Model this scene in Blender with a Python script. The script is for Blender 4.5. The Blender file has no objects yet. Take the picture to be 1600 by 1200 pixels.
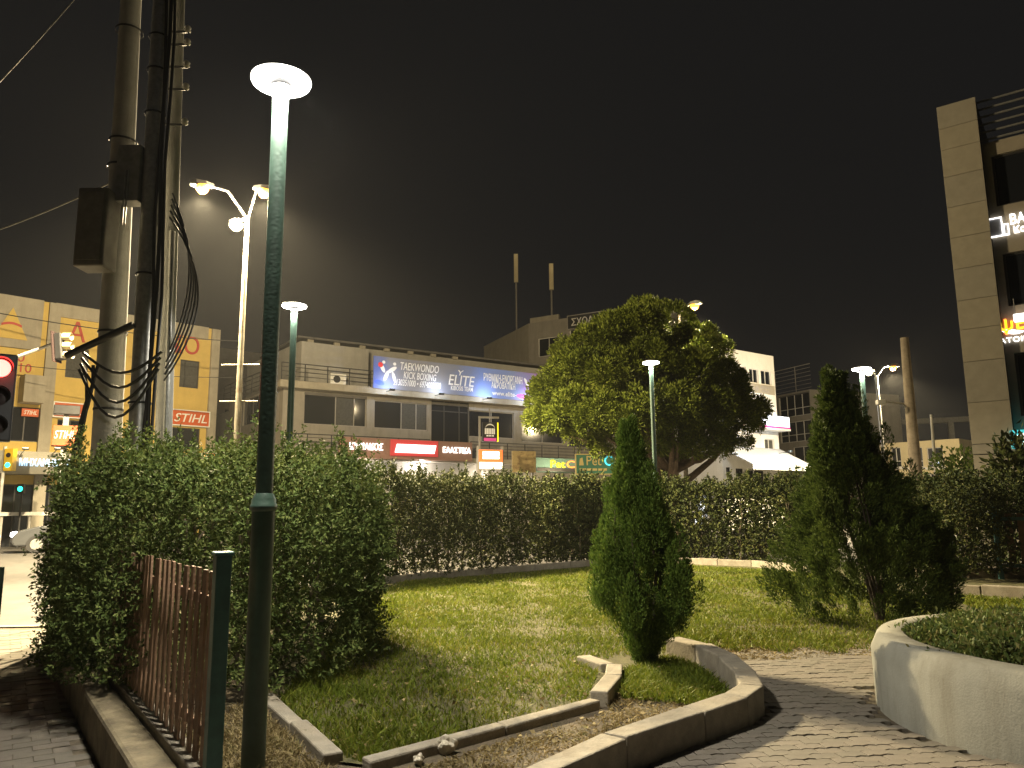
import bpy, bmesh, math, random
import numpy as np
from mathutils import Vector, Matrix
random.seed(7); rng = np.random.default_rng(7)
sc = bpy.context.scene
COL = sc.collection
rad = math.radians

# ---------------------------------------------------------------- camera
FPX, CAMH = 1202.0, 1.6
_p, _r = rad(9.23), rad(0.565)
_up0 = Vector((0, -math.sin(_p), math.cos(_p))); FW = Vector((0, math.cos(_p), math.sin(_p)))
RT = Vector((1, 0, 0))*math.cos(_r) - _up0*math.sin(_r)
UP = Vector((1, 0, 0))*math.sin(_r) + _up0*math.cos(_r)
cam = bpy.data.objects.new('camera', bpy.data.cameras.new('camera')); COL.objects.link(cam)
cam.data.sensor_width = 36.0; cam.data.lens = 36.0*FPX/1600.0
cam.data.clip_start = 0.05; cam.data.clip_end = 2000
_m = Matrix((RT, UP, -FW)).transposed().to_4x4(); _m.translation = Vector((0, 0, CAMH)); cam.matrix_world = _m
sc.camera = cam
# ---------------------------------------------------------------- night sky, faint moon, exposure
w = bpy.data.worlds.new('World'); sc.world = w; w.use_nodes = True
nt = w.node_tree; nt.nodes.clear()
out = nt.nodes.new('ShaderNodeOutputWorld')
sky = nt.nodes.new('ShaderNodeTexSky'); sky.sky_type = 'NISHITA'; sky.sun_disc = False
sky.sun_elevation = rad(-12); sky.sun_rotation = rad(60)
b1 = nt.nodes.new('ShaderNodeBackground'); b1.inputs['Strength'].default_value = 0.05
nt.links.new(sky.outputs[0], b1.inputs['Color'])
b2 = nt.nodes.new('ShaderNodeBackground')           # even town glow on a low overcast
b2.inputs['Color'].default_value = (1.0, 0.985, 0.98, 1); b2.inputs['Strength'].default_value = 0.0068
ad = nt.nodes.new('ShaderNodeAddShader')
nt.links.new(b1.outputs[0], ad.inputs[0]); nt.links.new(b2.outputs[0], ad.inputs[1]); nt.links.new(ad.outputs[0], out.inputs['Surface'])
moon = bpy.data.objects.new('moon', bpy.data.lights.new('moon', 'SUN')); COL.objects.link(moon)
moon.data.energy = 0.01; moon.data.angle = rad(2); moon.data.color = (.85, .9, 1); moon.rotation_euler = (rad(40), 0, rad(60))
vs = sc.view_settings; vs.view_transform = 'Standard'; vs.look = 'None'; vs.exposure = 0.3; vs.gamma = 1; vs.use_curve_mapping = False
sc.render.engine = 'CYCLES'; sc.cycles.use_denoising = True
try: sc.cycles.denoiser = 'OPENIMAGEDENOISE'
except Exception: pass
sc.cycles.max_bounces = 4; sc.cycles.diffuse_bounces = 2; sc.cycles.glossy_bounces = 2; sc.cycles.transmission_bounces = 2; sc.cycles.volume_bounces = 0
sc.cycles.transparent_max_bounces = 6; sc.cycles.sample_clamp_indirect = 3; sc.cycles.use_light_tree = True
LAMP_PARK, LAMP_SODIUM = 150.0, 34000.0

# ---------------------------------------------------------------- picking points of the place
def ray(u, v): return FW + RT*((u-800)/FPX) + UP*((600-v)/FPX)
def G(u, v, z=0.0):
    d = ray(u, v); t = (z-CAMH)/d.z; return Vector((d.x*t, d.y*t, z))
def at(u, v, Y):
    d = ray(u, v); t = Y/d.y; return Vector((d.x*t, Y, CAMH+d.z*t))

# ---------------------------------------------------------------- materials
def newmat(name):
    m = bpy.data.materials.new(name); m.use_nodes = True; n = m.node_tree; b = n.nodes['Principled BSDF']; return m, n, b
def mat(name, col, rough=.7, metal=0, var=.25, scale=6, bump=.15, bscale=60, stain=0, stain_col=None, streak=False):
    m, n, b = newmat(name); N, L = n.nodes, n.links
    b.inputs['Roughness'].default_value = rough; b.inputs['Metallic'].default_value = metal
    tc = N.new('ShaderNodeTexCoord')
    no = N.new('ShaderNodeTexNoise'); no.inputs['Scale'].default_value = scale; no.inputs['Detail'].default_value = 6; no.inputs['Roughness'].default_value = .65
    L.new(tc.outputs['Object'], no.inputs['Vector'])
    ra = N.new('ShaderNodeValToRGB'); ra.color_ramp.elements[0].position = .3; ra.color_ramp.elements[1].position = .7
    ra.color_ramp.elements[0].color = (*[c*(1-var) for c in col], 1); ra.color_ramp.elements[1].color = (*[min(1, c*(1+var)) for c in col], 1)
    L.new(no.outputs['Fac'], ra.inputs['Fac']); src = ra.outputs['Color']
    if stain:
        mp = N.new('ShaderNodeMapping'); L.new(tc.outputs['Object'], mp.inputs['Vector'])
        mp.inputs['Scale'].default_value = (1, 1, .12) if streak else (1, 1, 1)
        n2 = N.new('ShaderNodeTexNoise'); n2.inputs['Scale'].default_value = 2.2; n2.inputs['Detail'].default_value = 8; n2.inputs['Roughness'].default_value = .7
        L.new(mp.outputs[0], n2.inputs['Vector'])
        r2 = N.new('ShaderNodeValToRGB'); r2.color_ramp.elements[0].position = .48; r2.color_ramp.elements[1].position = .68
        r2.color_ramp.elements[0].color = (0, 0, 0, 1); r2.color_ramp.elements[1].color = (stain, stain, stain, 1)
        L.new(n2.outputs['Fac'], r2.inputs['Fac'])
        mx = N.new('ShaderNodeMix'); mx.data_type = 'RGBA'
        L.new(r2.outputs['Color'], mx.inputs['Factor']); L.new(src, mx.inputs[6]); mx.inputs[7].default_value = (*(stain_col or [c*.3 for c in col]), 1)
        src = mx.outputs[2]
    L.new(src, b.inputs['Base Color'])
    if bump:
        n3 = N.new('ShaderNodeTexNoise'); n3.inputs['Scale'].default_value = bscale; n3.inputs['Detail'].default_value = 4
        L.new(tc.outputs['Object'], n3.inputs['Vector'])
        bp = N.new('ShaderNodeBump'); bp.inputs['Strength'].default_value = bump; bp.inputs['Distance'].default_value = .02
        L.new(n3.outputs['Fac'], bp.inputs['Height']); L.new(bp.outputs[0], b.inputs['Normal'])
    return m
def emat(name, col, strength, base=None):
    m, n, b = newmat(name)
    b.inputs['Base Color'].default_value = (*(base or col), 1); b.inputs['Roughness'].default_value = .5
    b.inputs['Emission Color'].default_value = (*col, 1); b.inputs['Emission Strength'].default_value = strength
    return m
def leafmat(name, cols, rough=.45, trans=.25, nscale=1.2):
    m, n, b = newmat(name); N, L = n.nodes, n.links
    ge = N.new('ShaderNodeNewGeometry'); tc = N.new('ShaderNodeTexCoord')
    no = N.new('ShaderNodeTexNoise'); no.inputs['Scale'].default_value = nscale; L.new(tc.outputs['Object'], no.inputs['Vector'])
    mm = N.new('ShaderNodeMath'); mm.operation = 'MULTIPLY_ADD'; mm.inputs[1].default_value = .55
    L.new(ge.outputs['Random Per Island'], mm.inputs[0])
    m2 = N.new('ShaderNodeMath'); m2.operation = 'MULTIPLY'; m2.inputs[1].default_value = .5; L.new(no.outputs['Fac'], m2.inputs[0]); L.new(m2.outputs[0], mm.inputs[2])
    ra = N.new('ShaderNodeValToRGB'); k = len(cols)
    ra.color_ramp.elements[0].color = (*cols[0], 1); ra.color_ramp.elements[0].position = .1
    ra.color_ramp.elements[1].color = (*cols[-1], 1); ra.color_ramp.elements[1].position = .9
    for i, c in enumerate(cols[1:-1]):
        e = ra.color_ramp.elements.new(.1+.8*(i+1)/(k-1)); e.color = (*c, 1)
    L.new(mm.outputs[0], ra.inputs['Fac']); L.new(ra.outputs['Color'], b.inputs['Base Color'])
    b.inputs['Roughness'].default_value = rough; b.inputs['Specular IOR Level'].default_value = .12
    if trans:
        tr = N.new('ShaderNodeBsdfTranslucent'); L.new(ra.outputs['Color'], tr.inputs['Color'])
        mx = N.new('ShaderNodeMixShader'); mx.inputs[0].default_value = trans
        L.new(b.outputs[0], mx.inputs[1]); L.new(tr.outputs[0], mx.inputs[2]); L.new(mx.outputs[0], N['Material Output'].inputs['Surface'])
    return m
def glassmat(name, col=(.012, .014, .018), rough=.08):
    m, n, b = newmat(name); b.inputs['Base Color'].default_value = (*col, 1); b.inputs['Roughness'].default_value = rough
    b.inputs['IOR'].default_value = 1.5
    return m
M = {}
M['asphalt'] = mat('asphalt', (.062, .058, .054), .75, var=.3, scale=2.5, bump=.4, bscale=120, stain=.5, stain_col=(.05, .05, .05))
M['ground'] = mat('far_ground', (.06, .055, .05), .9)
M['soil'] = mat('park_soil', (.085, .065, .04), .95, var=.5, scale=5, bump=.8, bscale=40, stain=.6, stain_col=(.05, .045, .02))
M['lawn'] = mat('lawn_turf', (.075, .07, .025), .95, var=.5, scale=9, bump=.9, bscale=70, stain=.5, stain_col=(.08, .062, .03))
M['paver'] = mat('paver', (.165, .145, .12), .9, var=.3, scale=3, bump=.4, bscale=90, stain=.6, stain_col=(.11, .09, .06))
M['paver2'] = mat('paver_worn', (.15, .135, .11), .9, var=.3, scale=4, bump=.4, bscale=90, stain=.5, stain_col=(.10, .085, .06))
M['joint'] = mat('joint_dirt', (.10, .08, .055), .95, var=.4, scale=12, bump=.6)
M['slabdirt'] = mat('dusty_concrete', (.20, .175, .14), .93, var=.25, scale=4, bump=.35, bscale=60, stain=.6, stain_col=(.12, .1, .07))
M['kerb'] = mat('kerb_concrete', (.23, .205, .16), .9, var=.25, scale=7, bump=.35, bscale=60, stain=.6, stain_col=(.15, .12, .08))
M['planter'] = mat('planter_concrete', (.25, .245, .205), .85, var=.12, scale=4, bump=.2, bscale=70, stain=.9, stain_col=(.15, .135, .10), streak=True)
M['oldwall'] = mat('stained_wall', (.17, .14, .085), .9, var=.45, scale=5, bump=.4, bscale=40, stain=.85, stain_col=(.09, .07, .045), streak=True)
M['wood'] = mat('slat_wood', (.20, .12, .07), .75, var=.35, scale=5, bump=.25, bscale=50, stain=.4, stain_col=(.08, .04, .025), streak=True)
M['wood2'] = mat('slat_wood_pale', (.25, .15, .09), .75, var=.35, scale=6, bump=.25, bscale=50, stain=.4, stain_col=(.1, .05, .03), streak=True)
M['green'] = mat('green_paint', (.042, .078, .06), .42, var=.2, scale=9, bump=.1, bscale=40, stain=.35, stain_col=(.08, .09, .08), streak=True)
M['greenpost'] = mat('green_post_paint', (.04, .12, .115), .5, var=.2, scale=9, bump=.1)
M['grey_metal'] = mat('grey_metal', (.25, .25, .24), .5, .6, var=.2, scale=8, bump=.1)
M['galv'] = mat('galvanised', (.42, .42, .40), .42, .8, var=.25, scale=12, bump=.1)
M['concpole'] = mat('pole_concrete', (.25, .25, .24), .85, var=.15, scale=3, bump=.3, bscale=50, stain=.4, stain_col=(.2, .18, .15), streak=True)
M['woodpole'] = mat('pole_wood', (.28, .235, .175), .85, var=.3, scale=4, bump=.4, bscale=30, stain=.5, stain_col=(.14, .1, .06), streak=True)
M['rustpole'] = mat('rusty_pole', (.27, .25, .2), .6, .2, var=.2, scale=6, bump=.2, stain=.9, stain_col=(.14, .08, .04))
M['cabinet'] = mat('cabinet_paint', (.11, .105, .095), .6, .2, var=.25, scale=5, bump=.1, stain=.5, stain_col=(.05, .045, .04))
M['black'] = mat('black_rubber', (.018, .018, .02), .5, var=.2, bump=.05)
M['darkmetal'] = mat('dark_metal', (.035, .035, .037), .5, .4, var=.2, bump=.05)
M['yellow'] = mat('yellow_plaster', (.56, .40, .11), .85, var=.08, scale=2, bump=.1, stain=.3, stain_col=(.45, .3, .08), streak=True)
M['greyplaster'] = mat('grey_plaster', (.33, .30, .24), .88, var=.12, scale=2, bump=.15, stain=.45, stain_col=(.2, .18, .14), streak=True)
M['beige'] = mat('beige_plaster', (.26, .24, .205), .88, var=.12, scale=1.5, bump=.1, stain=.5, stain_col=(.15, .14, .12), streak=True)
M['palegrey'] = mat('pale_plaster', (.30, .29, .265), .88, var=.12, scale=1.5, bump=.1, stain=.5, stain_col=(.24, .23, .21), streak=True)
M['darkwall'] = mat('dark_plaster', (.10, .095, .09), .85, var=.2, scale=2, bump=.1)
M['white'] = mat('white_plaster', (.72, .71, .68), .85, var=.06, scale=2, bump=.08, stain=.3, stain_col=(.5, .49, .46), streak=True)
M['cream'] = mat('cream_plaster', (.62, .53, .33), .85, var=.08, scale=2, bump=.08)
M['stonepanel'] = mat('stone_panel', (.27, .245, .19), .7, var=.12, scale=3, bump=.1, bscale=80)
M['stonepanel2'] = mat('stone_panel_grey', (.255, .235, .19), .7, var=.12, scale=3, bump=.1, bscale=80)
M['towerwall'] = mat('tower_wall', (.26, .23, .18), .8, var=.12, scale=3, bump=.1)
M['frame_white'] = mat('white_frame', (.62, .60, .56), .5, var=.05, bump=0)
M['frame_grey'] = mat('grey_frame', (.30, .28, .25), .5, var=.08, bump=0)
M['frame_dark'] = mat('dark_frame', (.03, .03, .03), .4, var=.08, bump=0)
M['glass'] = glassmat('night_glass'); M['curtain'] = mat('curtain_cloth', (.055, .055, .05), .9, var=.3, scale=10, bump=0)
M['orange_sign'] = mat('orange_sign', (.52, .09, .015), .5, var=.06, bump=0)
M['white_sign'] = mat('white_sign', (.8, .79, .76), .5, var=.04, bump=0)
M['canopy_panel'] = mat('canopy_panel', (.26, .245, .2), .6, var=.06, bump=0)
M['red_letter'] = mat('red_letter', (.42, .05, .03), .6, var=.1, bump=0)
M['brown_sign'] = mat('brown_sign_panel', (.28, .16, .13), .6, var=.08, bump=0)
M['red_sign'] = emat('lit_red_panel', (.75, .05, .06), .28, (.5, .05, .05))
M['letter_white'] = emat('lit_white_letter', (1, .97, .93), 2.2)
M['letter_cold'] = emat('lit_cold_letter', (.5, .75, 1), 1.1)
M['letter_amber'] = emat('lit_amber_letter', (1, .25, .04), 2.2)
M['letter_yellow'] = emat('lit_yellow_letter', (1, .8, .02), 1.1)
M['petgreen'] = mat('teal_sign_panel', (.07, .24, .16), .6, var=.1, bump=0)
M['petgreen2'] = mat('pale_teal_panel', (.20, .36, .30), .6, var=.1, bump=0)
M['petletter'] = mat('pale_yellow_letter', (.75, .62, .25), .6, var=.05, bump=0)
M['cyanlit'] = emat('lit_cyan', (.08, .75, .9), 1.1)
M['tealbox'] = emat('lit_teal_box', (.06, .55, .62), .75)
M['bark'] = mat('bark', (.16, .115, .08), .9, var=.35, scale=8, bump=.9, bscale=25, stain=.4)
M['darkbark'] = mat('dark_bark', (.055, .042, .028), .9, var=.3, scale=10, bump=.6, bscale=30)
M['twig'] = mat('twig', (.12, .095, .06), .9, var=.3, scale=8, bump=.3)
M['leaf'] = leafmat('hedge_leaf', [(0.0207, 0.036, 0.009), (0.0517, 0.078, 0.0195), (0.0949, 0.1275, 0.033), (0.1725, 0.1875, 0.06)], .7, .15)
M['leaf_far'] = leafmat('street_hedge_leaf', [(0.0129, 0.0225, 0.0067), (0.0336, 0.0473, 0.0135), (0.0647, 0.0765, 0.0225), (0.1164, 0.1125, 0.0338)], .5, .06)
M['pine'] = leafmat('pine_needle', [(0.0345, 0.052, 0.009), (0.0862, 0.115, 0.016), (0.1437, 0.18, 0.026), (0.2185, 0.245, 0.042)], .5, .1, .6)
M['thuja'] = leafmat('cypress_scale', [(0.026, 0.05, 0.008), (0.055, 0.1, 0.015), (0.095, 0.15, 0.024), (0.15, 0.205, 0.04)], .55, .2, 3)
M['juniper'] = leafmat('juniper_needle', [(0.026, 0.044, 0.01), (0.05, 0.08, 0.017), (0.085, 0.12, 0.026), (0.13, 0.165, 0.04)], .5, .2, 2)
M['grass'] = leafmat('grass_blade', [(0.046, 0.075, 0.008), (0.0978, 0.135, 0.014), (0.1495, 0.18, 0.02), (0.2185, 0.19, 0.045)], .5, .3, 1.0)
M['drygrass'] = leafmat('dry_straw', [(0.12, 0.09, 0.042), (0.204, 0.156, 0.072), (0.3, 0.24, 0.12), (0.096, 0.102, 0.03)], .7, .2, 2)
M['bedplant'] = leafmat('bed_leaf', [(0.039, 0.065, 0.0156), (0.078, 0.117, 0.0325), (0.13, 0.156, 0.0455), (0.182, 0.13, 0.065)], .5, .25, 2)
M['lamp_led'] = emat('led_ring', (1, .97, .88), 22)
M['lamp_sodium'] = emat('sodium_lens', (1, .44, .06), 2.1)
M['lamp_soft'] = emat('small_lens', (1, .9, .62), 9)
M['carpaint'] = mat('silver_car_paint', (.10, .105, .115), .25, .5, var=.03, bump=0)
M['headlight'] = emat('headlight_lens', (1, .96, .95), 10)
M['rock'] = mat('pale_rock', (.42, .38, .3), .9, var=.2, scale=12, bump=.6, bscale=25)

# ---------------------------------------------------------------- mesh and object helpers
def tag(o, label, cat, group=None):
    o['label'] = label; o['category'] = cat
    if group: o['group'] = group
    return o
def link(name, me, m, parent=None, loc=None):
    if m is not None and not me.materials: me.materials.append(M[m] if isinstance(m, str) else m)
    o = bpy.data.objects.new(name, me); COL.objects.link(o)
    if parent is not None: o.parent = parent
    if loc is not None: o.location = loc
    return o
def empty(name, loc=(0, 0, 0), rz=0.0):
    o = bpy.data.objects.new(name, None); COL.objects.link(o); o.location = loc; o.rotation_euler = (0, 0, rz); o.empty_display_size = .2
    return o
class MB:
    def __init__(s): s.v = []; s.f = []; s.sm = []
    def add(s, vs, fs, smooth=False):
        k = len(s.v); s.v += [tuple(v) for v in vs]; s.f += [tuple(i+k for i in f) for f in fs]; s.sm += [smooth]*len(fs); return s
    def box(s, x0, x1, y0, y1, z0, z1):
        return s.add([(x0, y0, z0), (x1, y0, z0), (x1, y1, z0), (x0, y1, z0), (x0, y0, z1), (x1, y0, z1), (x1, y1, z1), (x0, y1, z1)],
                     [(0, 3, 2, 1), (4, 5, 6, 7), (0, 1, 5, 4), (1, 2, 6, 5), (2, 3, 7, 6), (3, 0, 4, 7)])
    def tube(s, pts, r, n=10, cap=True):
        pts = [Vector(p) for p in pts]; rs = r if isinstance(r, (list, tuple)) else [r]*len(pts)
        k = len(pts); vs = []; fs = []
        ref = None
        for i, p in enumerate(pts):
            d = (pts[min(i+1, k-1)]-pts[max(i-1, 0)]).normalized()
            if ref is None: ref = Vector((0, 0, 1)) if abs(d.z) < .9 else Vector((1, 0, 0))
            a = d.cross(ref).normalized(); b = a.cross(d).normalized(); ref = b if abs(d.dot(b)) < .99 else ref
            for j in range(n):
                t = 2*math.pi*j/n; vs.append(p+(a*math.cos(t)+b*math.sin(t))*rs[i])
        for i in range(k-1):
            for j in range(n):
                fs.append((i*n+j, i*n+(j+1) % n, (i+1)*n+(j+1) % n, (i+1)*n+j))
        s.add(vs, fs, True)
        if cap: s.add(vs[:n], [tuple(range(n))]); s.add(vs[-n:], [tuple(range(n))])
        return s
    def lathe(s, prof, n=24, c=(0, 0, 0)):
        vs = []; fs = []; k = len(prof)
        for r, z in prof:
            for j in range(n):
                t = 2*math.pi*j/n; vs.append((c[0]+r*math.cos(t), c[1]+r*math.sin(t), c[2]+z))
        for i in range(k-1):
            for j in range(n): fs.append((i*n+j, i*n+(j+1) % n, (i+1)*n+(j+1) % n, (i+1)*n+j))
        return s.add(vs, fs, True)
    def prism(s, poly, z0, z1):
        n = len(poly); vs = [(p[0], p[1], z0) for p in poly]+[(p[0], p[1], z1) for p in poly]
        return s.add(vs, [tuple(range(n-1, -1, -1)), tuple(range(n, 2*n))]+[(i, (i+1) % n, n+(i+1) % n, n+i) for i in range(n)])
    def mesh(s, name='m'):
        me = bpy.data.meshes.new(name); me.from_pydata(s.v, [], s.f); me.polygons.foreach_set('use_smooth', s.sm)
        bm = bmesh.new(); bm.from_mesh(me); bmesh.ops.recalc_face_normals(bm, faces=bm.faces); bm.to_mesh(me); bm.free(); me.update()
        return me
    def build(s, name, m, parent=None, bevel=0, loc=None):
        o = link(name, s.mesh(name), m, parent, loc)
        if bevel:
            b = o.modifiers.new('bevel', 'BEVEL'); b.width = bevel; b.segments = 2; b.limit_method = 'ANGLE'
        return o
def box(name, m, parent, x0, x1, y0, y1, z0, z1, bevel=0): return MB().box(x0, x1, y0, y1, z0, z1).build(name, m, parent, bevel)
def sheet(name, poly, z, m, kind='structure'):
    me = bpy.data.meshes.new(name); me.from_pydata([(p[0], p[1], z) for p in poly], [], [tuple(range(len(poly)))]); me.update()
    if me.polygons[0].normal.z < 0: me.flip_normals()
    o = link(name, me, m); o['kind'] = kind; return o
def npmesh(name, verts, nper, m, parent=None, faces_local=None):
    """verts (k*nper,3): k little pieces of nper corners each, faces_local their faces"""
    k = len(verts)//nper; base = (np.arange(k)*nper)[:, None]
    loops = []; starts = []; tot = []
    fl = faces_local or [tuple(range(nper))]
    allv = np.concatenate([np.array(f)[None, :]+base for f in fl], 1)
    cnt = np.array([len(f) for f in fl]); tot = np.tile(cnt, k); starts = np.concatenate([[0], np.cumsum(tot)[:-1]])
    me = bpy.data.meshes.new(name); me.vertices.add(len(verts)); me.vertices.foreach_set('co', np.ascontiguousarray(verts, dtype=np.float32).ravel())
    me.loops.add(allv.size); me.loops.foreach_set('vertex_index', allv.ravel().astype(np.int32))
    me.polygons.add(len(tot)); me.polygons.foreach_set('loop_start', starts.astype(np.int32)); me.polygons.foreach_set('loop_total', tot.astype(np.int32))
    me.update(calc_edges=True); return link(name, me, m, parent)
def unit(a): return a/np.maximum(np.linalg.norm(a, axis=1, keepdims=True), 1e-6)
def leaves(P, D, L, W, fold=.25):
    """diamond leaves at P growing along D; returns 4 corners each"""
    k = len(P); D = unit(D); r = unit(rng.normal(size=(k, 3))); S = unit(np.cross(D, r)); Nn = np.cross(S, D)
    L = np.broadcast_to(L, (k,))[:, None]; W = np.broadcast_to(W, (k,))[:, None]
    mid = P+D*L*.55
    return np.stack([P, mid+S*W*.5+Nn*W*fold, P+D*L, mid-S*W*.5+Nn*W*fold], 1).reshape(-1, 3)
LF = [(0, 1, 2), (0, 2, 3)]
def fbm(p, s=1.0, seed=0):
    x, y, z = p[:, 0]*s+seed, p[:, 1]*s+seed*1.7, p[:, 2]*s+seed*.6
    return (np.sin(x*1.7+y*.9)+np.sin(y*2.3-z*1.3+1)+np.sin(z*2.9+x*1.1+2)+.5*np.sin(x*5.1+z*3.3)+.5*np.sin(y*4.7-x*2.1)+.5*np.sin(z*6.1+y*3.7))/4.5
FONT_OK = True
_tc = {}
def text_obj(name, body, wdt, hgt, m, parent, x, y, z, depth=.03, shear=0, rz=0):
    """raised lettering, lower left corner at (x,z), standing on the sign face y"""
    cu = bpy.data.curves.new('t', 'FONT'); cu.body = body; cu.extrude = .05; cu.shear = shear; cu.resolution_u = 3; cu.offset = .004
    to = bpy.data.objects.new('t', cu); COL.objects.link(to)
    dg = bpy.context.evaluated_depsgraph_get(); dg.update(); me = bpy.data.meshes.new_from_object(to.evaluated_get(dg))
    bpy.data.objects.remove(to); bpy.data.curves.remove(cu)
    n = len(me.vertices); co = np.zeros(n*3, np.float32); me.vertices.foreach_get('co', co); co = co.reshape(-1, 3)
    lo, hi = co.min(0), co.max(0); q = (co-lo)/np.maximum(hi-lo, 1e-6)
    new = np.stack([x+q[:, 0]*wdt, y-q[:, 2]*depth, z+q[:, 1]*hgt], 1)
    me.vertices.foreach_set('co', np.ascontiguousarray(new, dtype=np.float32).ravel()); me.update(); me.materials.clear()
    return link(name, me, m, parent)
def print_line(parent, x0, x1, z0, z1, y, m, n=4, name='print_line'):
    """a line of print too small to read: short blocks of uneven length"""
    ws = [random.uniform(.6, 1.4) for _ in range(n)]; t = sum(ws); x = x0
    for q in ws:
        dx = (x1-x0)*q/t; MB().box(x, x+dx*.8, y-.02, y, z0, z1).build(name, m, parent); x += dx
def light(name, kind, loc, energy, col, parent=None, size=.1, rot=None, spot=None):
    l = bpy.data.lights.new(name, kind); l.energy = energy; l.color = col
    if kind in ('POINT', 'SPOT'): l.shadow_soft_size = size
    if kind == 'AREA': l.shape = 'DISK'; l.size = size
    if spot: l.spot_size = rad(spot); l.spot_blend = .6
    o = bpy.data.objects.new(name, l); COL.objects.link(o); o.location = loc
    if rot: o.rotation_euler = rot
    if parent is not None: o.parent = parent
    return o
def copy_tree(o, parent=None):
    c = o.copy(); COL.objects.link(c); c.parent = parent
    for ch in list(o.children): copy_tree(ch, c)
    return c

# ================================================================ THE GROUND
ROAD, ROAD_FAR = -.36, .18
S_DIR = Vector((.76, .65, 0)).normalized(); S_NRM = Vector((-S_DIR.y, S_DIR.x, 0))      # along the street / across it
sheet('ground', [(-400, -300), (400, -300), (400, 900), (-400, 900)], -.46, 'ground')
_e = [(-90, -50), (-22.3, 4.0), (-9.3, 13.4), (-6.2, 13.4), (-3.7, 17.9), (3.5, 25.2), (7.7, 24.3), (17, 18.9), (70, 10)]
_me = bpy.data.meshes.new('road'); _k = len(_e)
_me.from_pydata([(x, y, ROAD) for x, y in _e]+[(x-6, y+11, ROAD_FAR) for x, y in _e]+[(x-30, y+110, ROAD_FAR) for x, y in _e], [], [(i+r*_k, i+1+r*_k, i+1+(r+1)*_k, i+(r+1)*_k) for r in (0, 1) for i in range(_k-1)])
_o = link('road', _me, 'asphalt'); _o['kind'] = 'structure'
LAWN = [(-2.05, 6.75), (-1.15, 5.3), (-.88, 5.2), (.66, 6.7), (.95, 7.9), (1.72, 8.8), (2.3, 9.4), (4.3, 9.4), (7.8, 10.5), (8.4, 12.6), (12, 14.5), (12, 19), (7.5, 24), (3.6, 25), (-3.6, 17.8), (-6, 13.4)]
sheet('park_soil', [(-1.0, -3), (9, -3), (16, 8), (17, 19), (7.7, 24.4), (3.5, 25.3), (-3.7, 18), (-6.3, 13.5), (-6.05, 11.1), (-3.0, 6.65), (-1.8, 4.9), (-1.0, 3.6), (0.6, .2)], -.02, 'soil')
sheet('lawn', LAWN, .0, 'lawn')
sheet('path', [(1.1, -2), (8.5, -2), (8.5, 9), (4.4, 9.5), (2.5, 9.45), (1.95, 8.0), (1.75, 6.4), (.55, 5.1), (-.2, 3.5)], -.030, 'joint')
sheet('sidewalk', [(-1.95, 4.85), (-3.1, 6.55), (-6.1, 11.0), (-6.3, 13.5), (-9.2, 13.4), (-22, 4), (-20, -8), (0.6, -8), (0.6, .2)], -.30, 'joint')
mb = MB(); A = Vector((-6.3, 13.6, 0)); Bp = Vector((-9.3, 13.5, 0))
kb = MB().prism([(-6.35, 13.55), (-9.25, 13.45), (-22.1, 4.1), (-22.2, 4.25), (-9.3, 13.65), (-6.35, 13.75)], -.43, -.28).build('kerb', 'kerb'); tag(kb, 'worn concrete kerb where the sidewalk meets the road', 'kerb')

# ---- interlocking pavers on the path, the best visible 300 as pieces
def zig(l, wd):
    a = wd*.16
    return [(-l/2, -wd/2), (-l/4, -wd/2+a), (0, -wd/2), (l/4, -wd/2+a), (l/2, -wd/2), (l/2, wd/2), (l/4, wd/2+a), (0, wd/2), (-l/4, wd/2+a), (-l/2, wd/2)]
def scatter_pieces(parent_sheet, name, poly, l, wd, origin, ang, inpoly, mats, jit=.004, zz=-.006, th=.02, maxn=300, key=None, gap=.008):
    cells = []
    ca, sa = math.cos(ang), math.sin(ang)
    for j in range(-90, 90):
        for i in range(-70, 70):
            x = (i+.5*(j % 2))*l; y = j*wd; X = origin[0]+x*ca-y*sa; Y = origin[1]+x*sa+y*ca
            if inpoly(X, Y): cells.append((X, Y))
    cells.sort(key=key or (lambda c: c[1]))
    sh = []
    for m in mats:
        me = MB().prism(poly(l-gap, wd-gap), -th, 0).mesh(name); me.materials.append(M[m]); sh.append(me)
    for X, Y in cells[:maxn]:
        o = bpy.data.objects.new(name, random.choice(sh)); COL.objects.link(o); o.parent = parent_sheet
        o.location = (X, Y, zz+random.uniform(0, 2*jit)); o.rotation_euler = (random.uniform(-.012, .012), random.uniform(-.012, .012), ang+random.uniform(-.01, .01))
    mb = MB()
    for X, Y in cells[maxn:]:
        p = [(X+a*ca-b*sa, Y+a*sa+b*ca) for a, b in poly(l-gap, wd-gap)]; z = zz+random.uniform(0, 2*jit); mb.prism(p, z-th, z)
    if mb.v:
        o = mb.build(name+'_field', mats[0], parent_sheet); o['kind'] = 'stuff'
    return len(cells)
def pip(poly):
    def f(x, y):
        c = False; n = len(poly)
        for i in range(n):
            x1, y1 = poly[i]; x2, y2 = poly[(i+1) % n]
            if (y1 > y) != (y2 > y) and x < (x2-x1)*(y-y1)/(y2-y1)+x1: c = not c
        return c
    return f
pathsheet = bpy.data.objects['path']; walk = bpy.data.objects['sidewalk']
PAVE = [(2.05, 6.5), (1.75, 6.1), (.65, 5.0), (.2, 4.3), (.2, 3.4), (5.5, 3.4), (5.5, 4.0), (2.95, 5.2), (2.75, 6.2), (3.1, 7.2), (3.9, 7.8), (5.2, 8.1), (4.6, 9.35), (2.5, 9.35), (2.12, 8.0)]
scatter_pieces(pathsheet, 'paver', zig, .18, .10, (2.5, 7), rad(8), pip(PAVE), ['paver', 'paver2'], zz=-.004, th=.03, key=lambda c: abs(c[1]-6.9)+(c[0]-2.7)**2*.3)
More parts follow.
